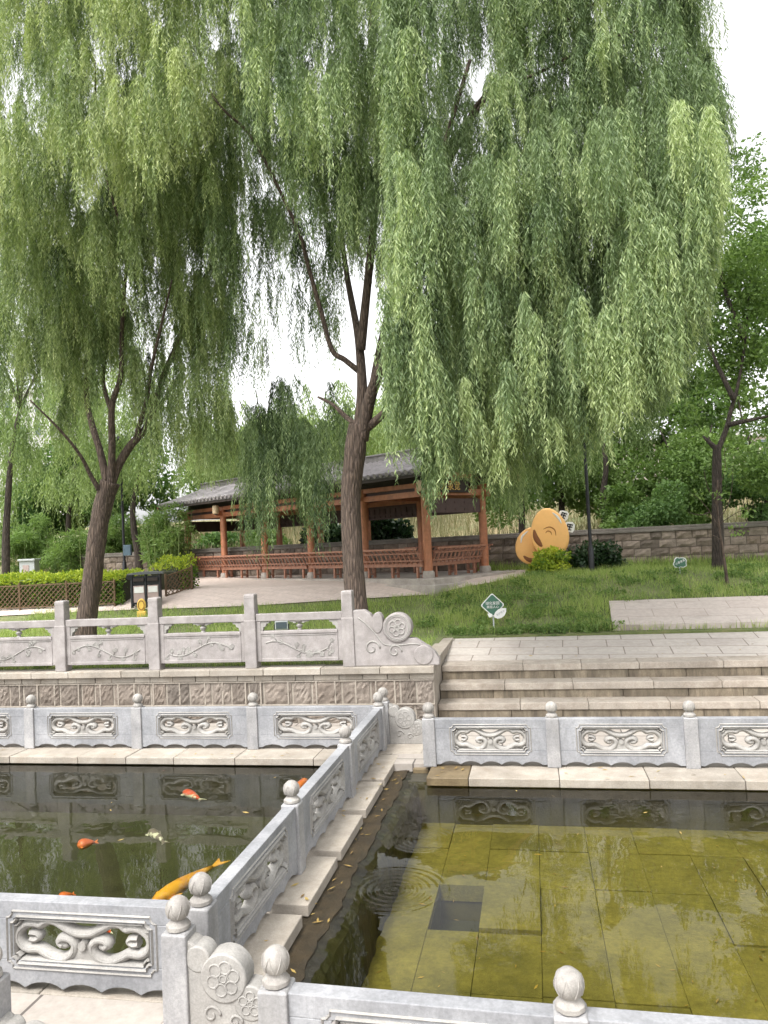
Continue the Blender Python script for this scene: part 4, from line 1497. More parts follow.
# ================================================================== BUILDINGS BEHIND
def building(name_label, px, pw, ytop, v, mat, floors, cols):
    c = Pv(px, ytop, v)
    base = hz(v)-.5
    k = v/FW[1]/F
    w2 = pw*k/2
    t = thing('apartment_building', name_label, 'building', (c[0], v, base))
    MB().box(c[0]-w2, c[0]+w2, v, v+10, base, c[2]).build('wall', mat, t)
    H = c[2]-base
    MB().box(c[0]-w2-.3, c[0]+w2+.3, v-.3, v+10.3, c[2], c[2]+.5).build('roof', M['buildingb'], t)
    for i in range(floors):
        for j in range(cols):
            x = c[0]-w2+2*w2*(j+.5)/cols
            z = base+H*(i+.45)/floors
            ww, wh = 2*w2/cols*.22, H/floors*.28
            f = MB().box(x-ww, x+ww, v-.05, v+.1, z-wh, z+wh).build('window', M['white'], t)
            MB().box(x-ww*.86, x+ww*.86, v-.08, v-.051, z-wh*.9, z+wh*.9).build('pane', M['pane'], f)
building('pale grey apartment block glimpsed between the willows at far left', 15, 110, 395, 85, M['buildingb'], 6, 6)
building('pale pink apartment block glimpsed behind the trees at right', 705, 150, 440, 75, M['building'], 5, 9)
building('low pink brick house beyond the pavilion', 330, 260, 520, 70, M['brick'], 1, 8)

# ================================================================== TREES
def limb(mb, pts, dvs, v, r0, r1, n=12, wob=.05, per=5):
    P = [Pv(x, y, v+d) for (x, y), d in zip(pts, dvs)]
    P = cat_rom(P, per)
    if np.isscalar(r0):
        r0, r1 = r0*.84, r1*.84
    rad = np.interp(np.linspace(0, 1, len(P)), np.linspace(0, 1, len(r0)) if not np.isscalar(r0) else [0, 1], r0 if not np.isscalar(r0) else [r0, r1])
    mb.tube(P, rad, n, wob=wob)
# ---- main willow
MV = 16.1
tb = Pv(359, 648, MV)
tb[2] = 1.05
mw = thing('willow_tree', 'large weeping willow in the middle whose long drape hangs over the steps', 'tree', tuple(tb), 'weeping willows by the ponds')
a = MB()
limb(a, [(360, 650), (358, 625), (355, 590), (352, 540), (351, 490), (355, 452), (358, 425)], [0]*7, MV, [.36, .27, .23, .22, .215, .235, .20], 0, 24, .05, 7)
limb(a, [(358, 440), (362, 400), (361, 365), (357, 330), (347, 275), (340, 220)], [0, .1, .2, .4, .8, 1.2], MV, .17, .05)
limb(a, [(360, 372), (345, 360), (332, 350), (322, 315), (308, 265), (300, 235), (277, 185), (250, 135), (222, 108), (195, 70)], [.2, .1, 0, -.2, -.5, -.8, -1.2, -1.6, -2, -2.3], MV, .082, .022)
limb(a, [(361, 350), (366, 300), (372, 240), (378, 175), (375, 120), (370, 55), (372, -30)], [.1, -.1, -.3, -.5, -.6, -.6, -.6], MV, .125, .04)
limb(a, [(362, 440), (368, 405), (378, 375), (392, 345), (408, 285), (418, 240), (440, 160), (470, 60)], [0, -.2, -.4, -.6, -.9, -1.1, -1.4, -1.6], MV, .18, .04)
limb(a, [(370, 400), (380, 345), (396, 280), (404, 240)], [.0, .5, 1.2, 1.6], MV, .10, .04)
limb(a, [(362, 432), (380, 417), (400, 398), (434, 370), (459, 335), (500, 270), (560, 190)], [0, -.2, -.5, -.9, -1.2, -1.4, -1.5], MV, .12, .03)
limb(a, [(356, 425), (345, 416), (332, 404), (318, 397)], [0, .1, .3, .5], MV, .08, .03)
limb(a, [(418, 240), (455, 150), (484, 96), (534, 75), (594, 44), (640, 30)], [-1.1, -1.2, -1.5, -1.8, -2, -2], MV, .06, .015)
limb(a, [(440, 160), (520, 60), (600, 0), (680, -20)], [-1.4, -.6, .3, 1], MV, .06, .02)
limb(a, [(378, 175), (400, 175), (420, 172)], [-.5, 0, .5], MV, .035, .01)
limb(a, [(660, 190), (685, 165), (720, 125), (735, 100)], [-1, -1.2, -1.5, -1.6], MV, .012, .004, 6)
a.build('trunk', M['bark'], mw, smooth_=True)
T = []
XS = [440, 470, 500, 530, 560, 600, 640, 660, 690, 705, 720]
BT = [500, 488, 505, 482, 466, 462, 450, 432, 400, 340, 250]
TP = [-150]*9+[60, 110]
XE, BE = [395, 405, 420, 445], [310, 420, 468, 500]          # inner edge of the drape hangs well in front of the trunk
T += curtain(XE, BE, [-120]*4, 11.6, 13.2, 120, (1.2, 2.8), .28, 26, .54, .25, 18)
T += curtain(XS, BT, TP, 13.6, 18.5, 370, (1.4, 3.4), .24, 24, .46, .22)
T += curtain(XS, BT, TP, 13.2, 18.5, 380, (1.0, 2.6), .42, 30, .50, .22, 22)
T += curtain(XS, BT, [150]*11, 12.0, 13.8, 130, (1.0, 2.6), .24, 24, .64, .30, 24)
T += curtain(XS, BT, [150]*11, 12.2, 14.2, 90, (.8, 1.8), .36, 26, .62, .30, 24)
T += curtain([445, 480, 540], [500, 535, 515], [400]*3, 14.5, 17.5, 44, (1.2, 2.8), .26, 16, .52, .5, 12)         # nearest, brightest tufts
T += curtain([500, 620, 700, 722], [330, 330, 300, 270], [-150]*4, 13, 17, 60, (1.5, 3), .32, 24, .55, .2)
T += curtain([200, 230, 250, 300, 340, 395], [70, 120, 170, 240, 290, 300], [-150]*6, 13.5, 18.5, 300, (1.2, 2.6), .32, 23, .50, .2)
T += curtain([240, 300, 350, 400, 410], [130, 190, 200, 220, 230], [-150]*5, 12.2, 14, 90, (1.2, 2.2), .28, 23, .66, .2)
T += curtain([244, 262, 300, 320, 350], [550, 560, 535, 575, 560], [440]*5, 16.6, 19.2, 60, (1.8, 3.3), .34, 17, .34, .6, 10)  # darker tint paints in the shade side behind the trunk
T += curtain([392, 415, 440], [480, 505, 495], [390, 390, 390], 11.6, 13, 26, (1.6, 3.0), .2, 18, .5, .5, 10)
T += curtain([190, 250, 300, 340], [400, 420, 410, 385], [200, 230, 240, 250], 16, 19.5, 70, (1.2, 2.4), .30, 8, .36, .2)
T += curtain([200, 240, 290], [330, 300, 300], [100, 150, 200], 15, 19, 34, (1.2, 2.4), .3, 16, .42, .2)
T += curtain([300, 350], [345, 345], [200, 200], 16, 19, 12, (1.2, 2.2), .28, 16, .38, .2)
T += curtain([380, 400, 440], [480, 505, 515], [380, 380, 380], 11.8, 13, 12, (1., 1.8), .2, 18, .45, .6, 10)
T += curtain([260, 340, 450, 600, 690], [-60]*5, [-330, -420, -470, -420, -300], 13, 20, 210, (1.8, 3.4), .36, 22, .55, .2)
P, D, S, L, W, tn = strands(T, .041)
leaf_mesh('crown', M['willow'], P, D, S, L, W, tn, mw, .38)
print('main leaves', len(P))
# ---- left willow
LV = 17.6
tb = Pv(86, 640, LV)
tb[2] = 1.1
lw = thing('willow_tree', 'leaning weeping willow at left, its trunk standing behind the granite railing', 'tree', tuple(tb), 'weeping willows by the ponds')
a = MB()
limb(a, [(85, 646), (87, 620), (92, 580), (97, 540), (102, 510), (110, 482)], [0]*6, LV, [.32, .25, .235, .225, .23, .24], 0, 22, .06, 7)
limb(a, [(108, 490), (101, 455), (92, 425), (87, 400), (87, 375), (91, 345), (87, 305), (80, 240), (72, 160)], [0, 0, .2, .4, .5, .6, .7, .8, .9], LV, .12, .03)
limb(a, [(111, 485), (112, 445), (112, 406), (121, 375), (122, 328), (128, 250), (140, 150)], [0, -.2, -.4, -.5, -.6, -.8, -1], LV, .12, .03)
limb(a, [(112, 412), (103, 378), (110, 320), (109, 276), (112, 200)], [-.4, -.1, .2, .5, .8], LV, .075, .025)
limb(a, [(110, 487), (118, 466), (130, 446), (148, 424), (164, 375), (182, 333), (201, 284), (219, 255), (240, 235)], [0, .1, .2, .3, .5, .7, .9, 1.1, 1.3], LV, .15, .03)
limb(a, [(136, 436), (146, 402), (152, 365), (165, 310), (172, 280)], [.2, -.2, -.6, -1, -1.3], LV, .08, .02)
limb(a, [(104, 500), (98, 488), (90, 474), (80, 455), (60, 430), (30, 400)], [0, -.2, -.4, -.7, -1.2, -1.8], LV, .09, .02)
limb(a, [(72, 160), (60, 90), (70, 0)], [.9, 0, -1], LV, .05, .02)
limb(a, [(128, 250), (100, 150), (95, 60)], [-.8, -1.5, -2], LV, .05, .02)
a.build('trunk', M['bark'], lw, smooth_=True)
T = []
XL = [-40, 0, 60, 100, 150, 200, 245]
T += curtain(XL, [350, 345, 320, 340, 290, 275, 240], [-150]*7, 14.5, 20.5, 540, (1.2, 3.0), .36, 26, .50, .18)
T += curtain(XL, [250, 240, 220, 225, 200, 190, 150], [-150]*7, 12.6, 14.6, 190, (1.0, 2.4), .30, 24, .70, .25, 24)
T += curtain([-40, 0, 40, 75], [455, 440, 420, 400], [300, 290, 280, 280], 16, 20, 80, (1.4, 2.4), .3, 20, .42, .3)
T += curtain([60, 110, 160, 240], [400, 390, 400, 400], [200]*4, 16, 20.5, 110, (1.5, 2.8), .28, 16, .42, .2)
T += curtain([60, 110, 160, 235], [450, 400, 490, 480], [260, 270, 260, 240], 16.5, 20.5, 170, (1.2, 2.4), .30, 16, .46, .3)
T += curtain([170, 220, 260, 300], [330, 360, 330, 300], [200, 190, 180, 180], 17, 20, 24, (1.2, 2.2), .28, 11, .34, .3)
T += curtain([-60, 40, 130, 200], [-60]*4, [-360, -430, -400, -280], 14, 21, 150, (1.8, 3.4), .38, 22, .6, .2)
P, D, S, L, W, tn = strands(T, .041)
leaf_mesh('crown', M['willowwarm'], P, D, S, L, W, tn, lw, .38)
print('left leaves', len(P))

# ---- background willows
def bg_willow(label, base_px, v, trunk_pts, cur, tint=.5, mat='willowfar', r=.2, leaf=(.24, .04), sp=.11):
    b = Pv(base_px[0], base_px[1], v)
    b[2] = hz(v)
    t = thing('willow_tree', label, 'tree', tuple(b), 'willows in the background')
    a = MB()
    pts = [(base_px[0], base_px[1]+8)]+trunk_pts
    limb(a, pts, [0]*len(pts), v, r, r*.45, 12, .06)
    x, y = trunk_pts[-1]
    for dx, dy in ((-25, -60), (8, -80), (30, -55), (-8, -70), (18, -35)):
        limb(a, [(x, y), (x+dx*.4, y+dy*.5), (x+dx, y+dy)], [0, .3*dx/20, .9*dx/20], v, r*.4, r*.12, 8)
    a.build('trunk', M['barkdark'], t, smooth_=True)
    T = []
    for c in cur:
        T += curtain(*c)
    T = [tuple(q) for q in T]
    P, D, S, L, W, tn = strands(T, sp, leaf)
    leaf_mesh('crown', M[mat], P, D, S, L, W, tn+(tint-.5), t)
bg_willow('slender background willow at the far left edge behind the hedge', (6, 578), 27, [(6, 540), (8, 500), (12, 450), (20, 410)],
          [([-60, 0, 40, 60], [500, 520, 500, 470], [250]*4, 24, 29, 60, (1.8, 3.2), .5, 16, .40, .3)], .40)
bg_willow('willow with a thin trunk behind the litter bin and lamp post', (140, 578), 29, [(138, 555), (134, 530), (133, 505), (140, 470), (150, 430)],
          [([50, 110, 160, 235], [500, 520, 515, 500], [300]*4, 26, 32, 150, (1.8, 3.4), .55, 18, .62, .3)], .52)
bg_willow('pale weeping willow beyond the far end of the pavilion roof', (262, 560), 40, [(262, 530), (262, 500), (264, 460)],
          [([190, 250, 320, 420], [505, 495, 480, 470], [415, 420, 415, 405], 37, 43, 140, (2., 4.), .8, 20, .62, .3)], .60, leaf=(.34, .06), sp=.16)
bg_willow('dim willow between the two big willows behind the hedge', (70, 572), 36, [(68, 540), (70, 500), (78, 450)],
          [([-20, 30, 100, 130], [535, 530, 540, 530], [340]*4, 33, 39, 130, (2, 3.6), .75, 18, .62, .3)], .5, leaf=(.32, .055), sp=.15)
bg_willow('willow with a slim dark trunk behind the lamp post beyond the wall', (606, 545), 31, [(605, 520), (603, 495), (606, 465), (600, 430)],
          [([530, 580, 640, 660], [500, 520, 480, 470], [340]*4, 28.5, 33, 60, (1.8, 3.2), .55, 15, .42, .3)], .42)
bg_willow('drooping willow behind the near gable of the pavilion', (520, 560), 30, [(522, 530), (521, 490), (520, 440)],
          [([480, 500, 540, 560], [500, 540, 525, 500], [350]*4, 28.2, 32, 44, (1.8, 3.0), .5, 15, .42, .4)], .40)

# ---- broadleaf trees
def broad_tree(label, bx_, by_, v, trunk, limbs_, cl, n, size, tint, mat='leaf', r=.2, group='broadleaf trees in the background', bk='barkdark'):
    b = Pv(bx_, by_, v)
    b[2] = hz(v)
    t = thing('broadleaf_tree', label, 'tree', tuple(b), group)
    a = MB()
    pts = [(bx_, by_+10)]+trunk
    limb(a, pts, [0]*len(pts), v, r, r*.6, 14, .06)
    for lp_ in limbs_:
        limb(a, lp_, [0.06*i for i in range(len(lp_))], v, r*.45, r*.12, 8)
    a.build('trunk', M[bk], t, smooth_=True)
    k = v/FW[1]/F
    cs = []
    for (px, py, rx, ry, dv_, nn, cr) in cl:
        c = Pv(px, py, v+dv_)
        cs += blobs(c, rx*k, rx*k*.8, ry*k, nn, cr)
    P, D, S, L, W, tn = cloud(cs, n, size, tint)
    leaf_mesh('crown', M[mat], P, D, S, L, W*.8, tn, t, .5)
broad_tree('dark trunked tree with a forked limb at the right edge', 718, 572, 23.3,
           [(718, 545), (717, 510), (717, 470), (717, 445)],
           [[(717, 450), (707, 440), (703, 436)], [(717, 452), (726, 430), (731, 410), (738, 385), (745, 340), (750, 280)], [(728, 425), (750, 420), (775, 415)], [(734, 400), (715, 360), (700, 320)], [(745, 340), (725, 290), (715, 230)]],
           [(735, 250, 50, 95, .5, 34, .62), (760, 380, 40, 60, .8, 20, .55), (700, 330, 36, 70, 1.5, 16, .5), (770, 470, 28, 42, .5, 14, .5), (745, 170, 25, 30, 1, 8, .5), (690, 420, 22, 26, 2, 6, .4)],
           21000, .145, .66, 'leafpale', r=.22)
broad_tree('lighter tree rising behind the right hand wall', 770, 555, 33, [(768, 520), (765, 470)], [[(765, 470), (745, 430), (735, 380)], [(765, 470), (785, 420), (790, 370)]],
           [(770, 310, 50, 120, 0, 22, .85), (740, 470, 50, 40, 0, 14, .7), (712, 390, 34, 50, 1, 12, .7)], 17000, .21, .6, 'leafpale')
broad_tree('leafy tree behind the willow drape above the wall', 655, 555, 34, [(653, 520), (650, 470)], [[(650, 470), (640, 420), (630, 380)], [(650, 470), (670, 420), (680, 380)]],
           [(650, 400, 60, 60, 0, 24, 1.0), (590, 440, 40, 50, 1, 14, .9)], 20000, .21, .5, 'leafpale')
broad_tree('fresh green tree over the far wall behind the orange sculpture', 560, 555, 33, [(562, 520), (560, 480)], [[(560, 480), (545, 440), (540, 420)], [(560, 480), (580, 450), (590, 430)]],
           [(555, 475, 60, 38, 0, 20, 1.0), (480, 490, 40, 26, 1.5, 10, .9)], 15000, .20, .6, 'leafpale')
broad_tree('fresh green tree over the far wall left of the dark trunked tree', 690, 555, 31, [(688, 520), (690, 480)], [[(690, 480), (670, 450), (660, 430)], [(690, 480), (705, 450), (712, 425)]],
           [(685, 460, 46, 46, 0, 20, .9), (640, 490, 34, 30, .5, 12, .8)], 15000, .19, .6, 'leafpale')
broad_tree('rounded green tree standing behind the left hedge', 110, 570, 38, [(110, 530), (112, 480)], [[(112, 480), (95, 440), (90, 410)], [(112, 480), (130, 440), (140, 400)]],
           [(100, 490, 70, 50, 0, 26, 1.2), (30, 520, 45, 35, 0, 12, 1.0)], 16000, .32, .45, 'leaf')
broad_tree('big dark tree far behind the pavilion roof', 320, 560, 52, [(320, 520), (322, 480)], [[(322, 480), (300, 450), (285, 425)], [(322, 480), (350, 450), (370, 430)]],
           [(300, 455, 70, 36, 0, 24, 1.7), (400, 450, 60, 40, 0, 18, 1.6), (220, 470, 50, 36, 0, 14, 1.5)], 16000, .45, .5, 'leafpale')
# thin bare sapling with support stick
sb = hit(727, 586)
t = thing('sapling', 'thin nearly bare sapling leaning in front of the dark trunked tree', 'tree', tuple(sb))
a = MB()
SV = sb[1]
limb(a, [(728, 590), (725, 565), (722, 545), (719, 525), (717, 500), (718, 480)], [0]*6, SV, .055, .018, 10)
for pts in ([(719, 528), (710, 512), (700, 500), (690, 492)], [(718, 520), (728, 505), (732, 485), (733, 465)], [(721, 540), (712, 535), (706, 538)], [(717, 505), (708, 488), (704, 470)], [(718, 490), (725, 470), (724, 450)], [(719, 524), (738, 512), (750, 508)], [(710, 512), (700, 515), (688, 512)]):
    limb(a, pts, [-.1*i for i in range(len(pts))], SV, .018, .005, 6)
a.build('trunk', M['bark'], t, smooth_=True)
P, D, S, L, W, tn = cloud([(*Pv(x, y, SV-.2), .22, .22, .14) for x, y in ((738, 530), (700, 492), (720, 495), (745, 512), (733, 470))], 160, .10, .85)
leaf_mesh('leaves', M['leafpale'], P, D, S, L, W, tn, t, .5)

# ---- shrubs
def shrub(name, label, px, py, v, rx, ry, nn, cr, n, size, tint, mat, z0=None):
    c = Pv(px, py, v)
    b = np.array([c[0], c[1], hz(v) if z0 is None else z0])
    t = thing(name, label, 'shrub', tuple(b), 'shrubs around the lawn')
    a = MB()
    for q in range(7):
        an = q*.9
        e = c+np.array([math.cos(an)*.5, math.sin(an)*.4, .1*math.sin(q*2.)])*rx*v/F
        a.tube(cat_rom([b-EZ*.1, (b+e)/2+np.array([0, 0, .1]), e], 4), np.linspace(.025, .008, 9), 6)
    a.build('stems', M['barkdark'], t)
    k = v/FW[1]/F
    cs = blobs(c, rx*k, rx*k*.8, ry*k, nn, cr)
    P, D, S, L, W, tn = cloud(cs, n, size, tint)
    leaf_mesh('foliage', M[mat], P, D, S, L, W, tn, t, .5)
bsh = hit(551, 571)
shrub('shrub', 'bright green leafy shrub at the foot of the orange sculpture', 551, 564, 23.9, 17, 11, 20, .22, 4200, .10, .72, 'hedge')
shrub('shrub', 'dark rounded shrub behind the black lamp post', 594, 559, 25.0, 24, 15, 24, .35, 6000, .12, .5, 'leafdark')
shrub('shrub', 'leafy bush drooping over the far wall below the willow', 655, 515, 28.2, 30, 26, 18, .5, 7000, .13, .55, 'leaf')
shrub('shrub', 'pale bush above the wall left of the dark trunked tree', 690, 505, 29.5, 32, 30, 16, .5, 6500, .13, .5, 'leafpale')
shrub('shrub', 'green bush above the wall right of the dark trunked tree', 752, 490, 28.0, 26, 28, 14, .5, 6000, .13, .5, 'leaf')
shrub('shrub', 'loose bush behind the wall beside the slim trunk', 625, 510, 29.5, 22, 24, 12, .5, 2800, .17, .45, 'leafpale')
shrub('shrub', 'dark shrub with broad leaves seen through the pavilion at centre', 385, 535, 29.5, 20, 20, 14, .4, 3000, .22, .45, 'leafdark')
shrub('shrub', 'dark palm like shrub behind the middle of the pavilion', 322, 540, 32, 18, 18, 12, .4, 2400, .3, .45, 'leafdark')
shrub('shrub', 'green shrub behind the far end of the pavilion', 215, 545, 37, 22, 18, 14, .7, 3200, .22, .5, 'leaf')
shrub('shrub', 'low green shrub seen between the pavilion columns at left', 265, 545, 36, 22, 14, 12, .6, 2600, .22, .5, 'leafpale')
for i, (px, py, v, rx, ry, lb_) in enumerate(((168, 540, 28.5, 26, 38, 'tall pale bamboo clump right of the lamp post'), 
                                              (75, 550, 31, 40, 34, 'pale green bamboo thicket behind the leaning willow'), (25, 545, 32, 32, 34, 'bamboo thicket at the far left edge'), (120, 540, 33, 30, 36, 'bamboo thicket behind the slim lamp post'))):
    c = Pv(px, py, v)
    t = thing('bamboo_clump', lb_, 'bamboo', (c[0], c[1], hz(v)), 'bamboo behind the hedge')
    k = v/FW[1]/F
    a = MB()
    for q in range(22):
        x = c[0]+rng.uniform(-1, 1)*rx*k*.8
        y = c[1]+rng.uniform(-.8, .8)
        hgt = c[2]+ry*k*rng.uniform(.4, 1.1)-hz(v)
        lean = rng.normal(0, .25, 2)
        a.tube([(x, y, hz(v)-.1), (x+lean[0]*.3, y+lean[1]*.3, hz(v)+hgt*.5), (x+lean[0], y+lean[1], hz(v)+hgt)], [.02, .016, .006], 6)
    a.build('canes', plain('green_cane', (.12, .17, .04), .5), t)
    cs = blobs(c, rx*k, rx*k*.7, ry*k, 44, .36)
    P, D, S, L, W, tn = cloud(cs, 8500, .24, .68, .17)
    leaf_mesh('foliage', M['leafpale'], P, D, S, L, W, tn, t, .4)

# ---- clipped hedge and bamboo fence
def hedge(label, pts, wd, h):
    pts = [np.array(p) for p in pts]
    c = sum(pts)/len(pts)
    t = thing('hedge', label, 'hedge', tuple(c), 'clipped hedges')
    Ps, n0 = [], 0
    a = MB()
    P_all, T_all, N_all = [], [], []
    for p, q in zip(pts[:-1], pts[1:]):
        d = q-p
        L_ = np.linalg.norm(d)
        d /= L_
        nn = np.array([d[1], -d[0], 0])
        nn /= np.linalg.norm(nn)
        a.bar(p+EZ*(h*.46), q+EZ*(h*.46), wd*.8, h*.85)  # solid dark core stands in for the shaded inside of the hedge
        n = int(L_*2600)
        s = rng.uniform(-.1, L_+.1, n)
        face = rng.random(n)
        top = face < .42
        y = np.where(top, rng.uniform(-.5, .5, n), np.where(face < .85, .5, -.5)+rng.normal(0, .06, n))*wd
        z = np.where(top, h+rng.normal(0, .05, n)+.05*np.sin(s*3.1)+.03*np.sin(s*7.7+y*6), rng.uniform(.05, 1, n)*h)
        P_all.append(p+d*s[:, None]+nn*y[:, None]+EZ*z[:, None])
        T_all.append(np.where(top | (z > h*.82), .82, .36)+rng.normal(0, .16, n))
        N_all.append(np.where(top[:, None], EZ, nn*np.sign(y)[:, None]))
    a.build('stems', M['hedgecore'], t)
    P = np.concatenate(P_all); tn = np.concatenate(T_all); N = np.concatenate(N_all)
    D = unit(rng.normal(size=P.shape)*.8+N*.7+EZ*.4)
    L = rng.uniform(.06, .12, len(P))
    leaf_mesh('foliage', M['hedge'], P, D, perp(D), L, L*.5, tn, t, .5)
    return t
h0, h1, h2, h3 = hit(-70, 615), hit(0, 611), hit(126, 607), hit(196, 589)
off = np.array([0, .75, 0])
print('hedge', h1, h2, h3)
hedge('long clipped hedge with yellow green top at the left', [h0+off, h1+off, h2+off+np.array([-.2, 0, 0])], 1.3, .98)
hedge('short clipped hedge between the litter bin and the pavilion', [h2+np.array([.5, 1.7, .1]), h3+np.array([-.7, .2, 0])], 1.3, 1.0)
t = thing('bamboo_fence', 'low brown bamboo lattice fence in front of the left hedge', 'fence', tuple(h1), 'bamboo lattice fences')
def lattice(t, p, q, h):
    p, q = np.array(p), np.array(q)
    d = q-p
    L_ = np.linalg.norm(d)
    d /= L_
    nn = np.array([d[1], -d[0], 0])
    a = MB()
    s = -h
    while s < L_:
        for sg in (1, -1):
            x0, x1 = (s, s+h) if sg > 0 else (s+h, s)
            za, zb = 0., h
            if x0 < 0:
                f = -x0/h if sg > 0 else 0
            xa, xb = max(0, min(L_, x0)), max(0, min(L_, x1))
            if abs(xb-xa) > .05:
                fa, fb = (xa-x0)/(x1-x0), (xb-x0)/(x1-x0)
                a.bar(p+d*xa+EZ*(.08+h*fa)+nn*.012*sg, p+d*xb+EZ*(.08+h*fb)+nn*.012*sg, .012, .026, up=np.cross(d, nn))
        s += .16
    a.build('lattice', M['bamboo'], t)
    a = MB()
    for z in (.08, h+.08):
        a.bar(p+EZ*z, q+EZ*z, .035, .035)
    a.build('rail', M['bamboo'], t)
    s = 0
    while s <= L_+.01:
        MB().tube([p+d*s-EZ*.1, p+d*s+EZ*(h+.16)], .035, 8).build('post', M['bamboo'], t)
        s += L_/max(1, round(L_/1.8))
lattice(t, h0+np.array([0, -.02, .03]), h2+np.array([-.35, -.02, .03]), .68)
t = thing('bamboo_fence', 'short bamboo lattice fence around the hedge end near the pavilion', 'fence', tuple(h3), 'bamboo lattice fences')
lattice(t, h2+np.array([.95, .75, .15]), h3+np.array([.1, -.5, .03]), .62)

# ================================================================== GRASS, LITTER, FISH
def grass(name, pts, hgt, wid, tint, mat):
    n = len(pts)
    D = unit(np.stack([rng.normal(0, .35, n), rng.normal(0, .35, n), np.ones(n)], 1))
    L = hgt*rng.uniform(.5, 1.4, n)
    o = leaf_mesh(name, M[mat], pts, D, perp(D*np.array([1, 1, .0])+np.array([.01, 0, 0])), L, wid*rng.uniform(.7, 1.3, n), tint+rng.normal(0, .16, n), None, .3)
    return tag(o, kind='stuff')
def in_poly(u, v, poly):
    inside = np.zeros(len(u), bool)
    j = len(poly)-1
    for i in range(len(poly)):
        xi, yi = poly[i][:2]; xj, yj = poly[j][:2]
        c = ((yi > v) != (yj > v)) & (u < (xj-xi)*(v-yi)/(yj-yi+1e-12)+xi)
        inside ^= c
        j = i
    return inside
n = 230000
u = rng.uniform(-15, 9.5, n)
v = rng.uniform(14.98, 27, n)
pz_ = np.interp(u, fu, fv, left=fv[0], right=99)
ok = v < pz_-.02
ok &= ~((u > WALL_U-.35) & (v < 18.42))
ok &= ~in_poly(u, v, UPATH)
ok &= (v < 25.3-.2*(u-2)) & ((u > -4) | (v < 21))
pch = np.sin(u*1.3+np.sin(v*1.1)*2)*np.sin(v*1.9+u*.7)
ok &= rng.random(n) < (.70+.42*pch)
u, v, pch = u[ok], v[ok], pch[ok]
pts = np.stack([u, v, np.interp(v, PX, PZ_)-.01], 1)
near = np.interp(v, [15, 19, 25], [.14, .19, .17])
g = grass('lawn_grass', pts, near*(1+.35*np.clip(pch, -1, 1)), .016, .5+.10*pch, 'grass')
wc = []
for i in range(150):
    x, y = rng.uniform(-3, 7), rng.uniform(18.5, 23.5)
    if y < plaza_v(x)-.2 and not in_poly(np.array([x]), np.array([y]), UPATH)[0]:
        wc.append((x, y, hz(y)+.05, rng.uniform(.1, .35), rng.uniform(.1, .3), rng.uniform(.06, .16)))
for i in range(60):
    wc.append((rng.uniform(-2.2, 1.5), rng.uniform(18.45, 18.7), 1.2, rng.uniform(.1, .25), .12, rng.uniform(.08, .2)))
for i in range(40):
    wc.append((rng.uniform(-13, -3.5), rng.uniform(15.2, 18.5), 1.18, rng.uniform(.1, .3), .2, rng.uniform(.06, .14)))
P, D, S, L, W, tn = cloud(wc, 22000, .075, .6)
tag(leaf_mesh('lawn_weeds', M['leafpale'], P, D, S, L, W, tn, None, .5), kind='stuff')
# dry reeds and weeds beyond the wall
n = 26000
u = rng.uniform(-24, 18, n)
v = rng.uniform(29, 50, n)
ok = v > 31.5-.215*(u+20)
u, v = u[ok], v[ok]
pts = np.stack([u, v, np.interp(v, PX, PZ_)-.02], 1)
grass('dry_grass_slope', pts, .75, .05, .5, 'dry')
# weeds at the foot of the far wall
n = 9000
s = rng.uniform(5, WLn, n)
q = wa+wd_*s[:, None]+wn*(rng.uniform(.25, .9, n))[:, None]
q[:, 2] = np.interp(q[:, 1], PX, PZ_)-.02
q = q[q[:, 0] > -2]
grass('wall_foot_weeds', q, .34, .03, .38, 'grass')

def flat_leaves(name, pts, size, tint):
    n = len(pts)
    an = rng.random(n)*6.28
    D = unit(np.stack([np.cos(an), np.sin(an), rng.normal(0, .12, n)], 1))
    S = unit(np.stack([-np.sin(an), np.cos(an), rng.normal(0, .2, n)], 1))
    L = size*rng.uniform(.5, 1.4, n)
    return tag(leaf_mesh(name, M['litter'], pts, D, S, L, L*.25, tint+rng.normal(0, .2, n), None, .5), kind='stuff')
pl_ = []
for i in range(34):
    pl_.append((rng.uniform(-2.32, -2.1), rng.uniform(5.9, 12.3), -.092))
for i in range(60):
    pl_.append((rng.uniform(-2.4, 6), rng.uniform(16.5, 18.3), None))
for i in range(26):
    pl_.append((rng.uniform(-1.7, 6), rng.uniform(11.3, 11.8), .012))
for i in range(22):
    pl_.append((rng.uniform(-12, -3), rng.uniform(12.25, 12.7), .012))
for i in range(20):
    pl_.append((rng.uniform(-2.8, -2.35), rng.uniform(6, 12.3), .016))
for i in range(14):
    pl_.append((rng.uniform(-1.6, 5), rng.uniform(8.5, 11.2), WL+.004))
for i in range(14):
    pl_.append((rng.uniform(-8, -3), rng.uniform(6.5, 12), WL+.004))
pts = np.array([(a_, b_, .9+(b_-16.4)/2.1*.237+.012 if z_ is None else z_) for a_, b_, z_ in pl_])
flat_leaves('fallen_leaves', pts, .09, .5)

pts = np.stack([rng.uniform(-1.7, 5.5, 170), rng.uniform(5.2, 11.3, 170), np.full(170, -.735)], 1)
flat_leaves('sunken_leaves', pts, .07, .1)
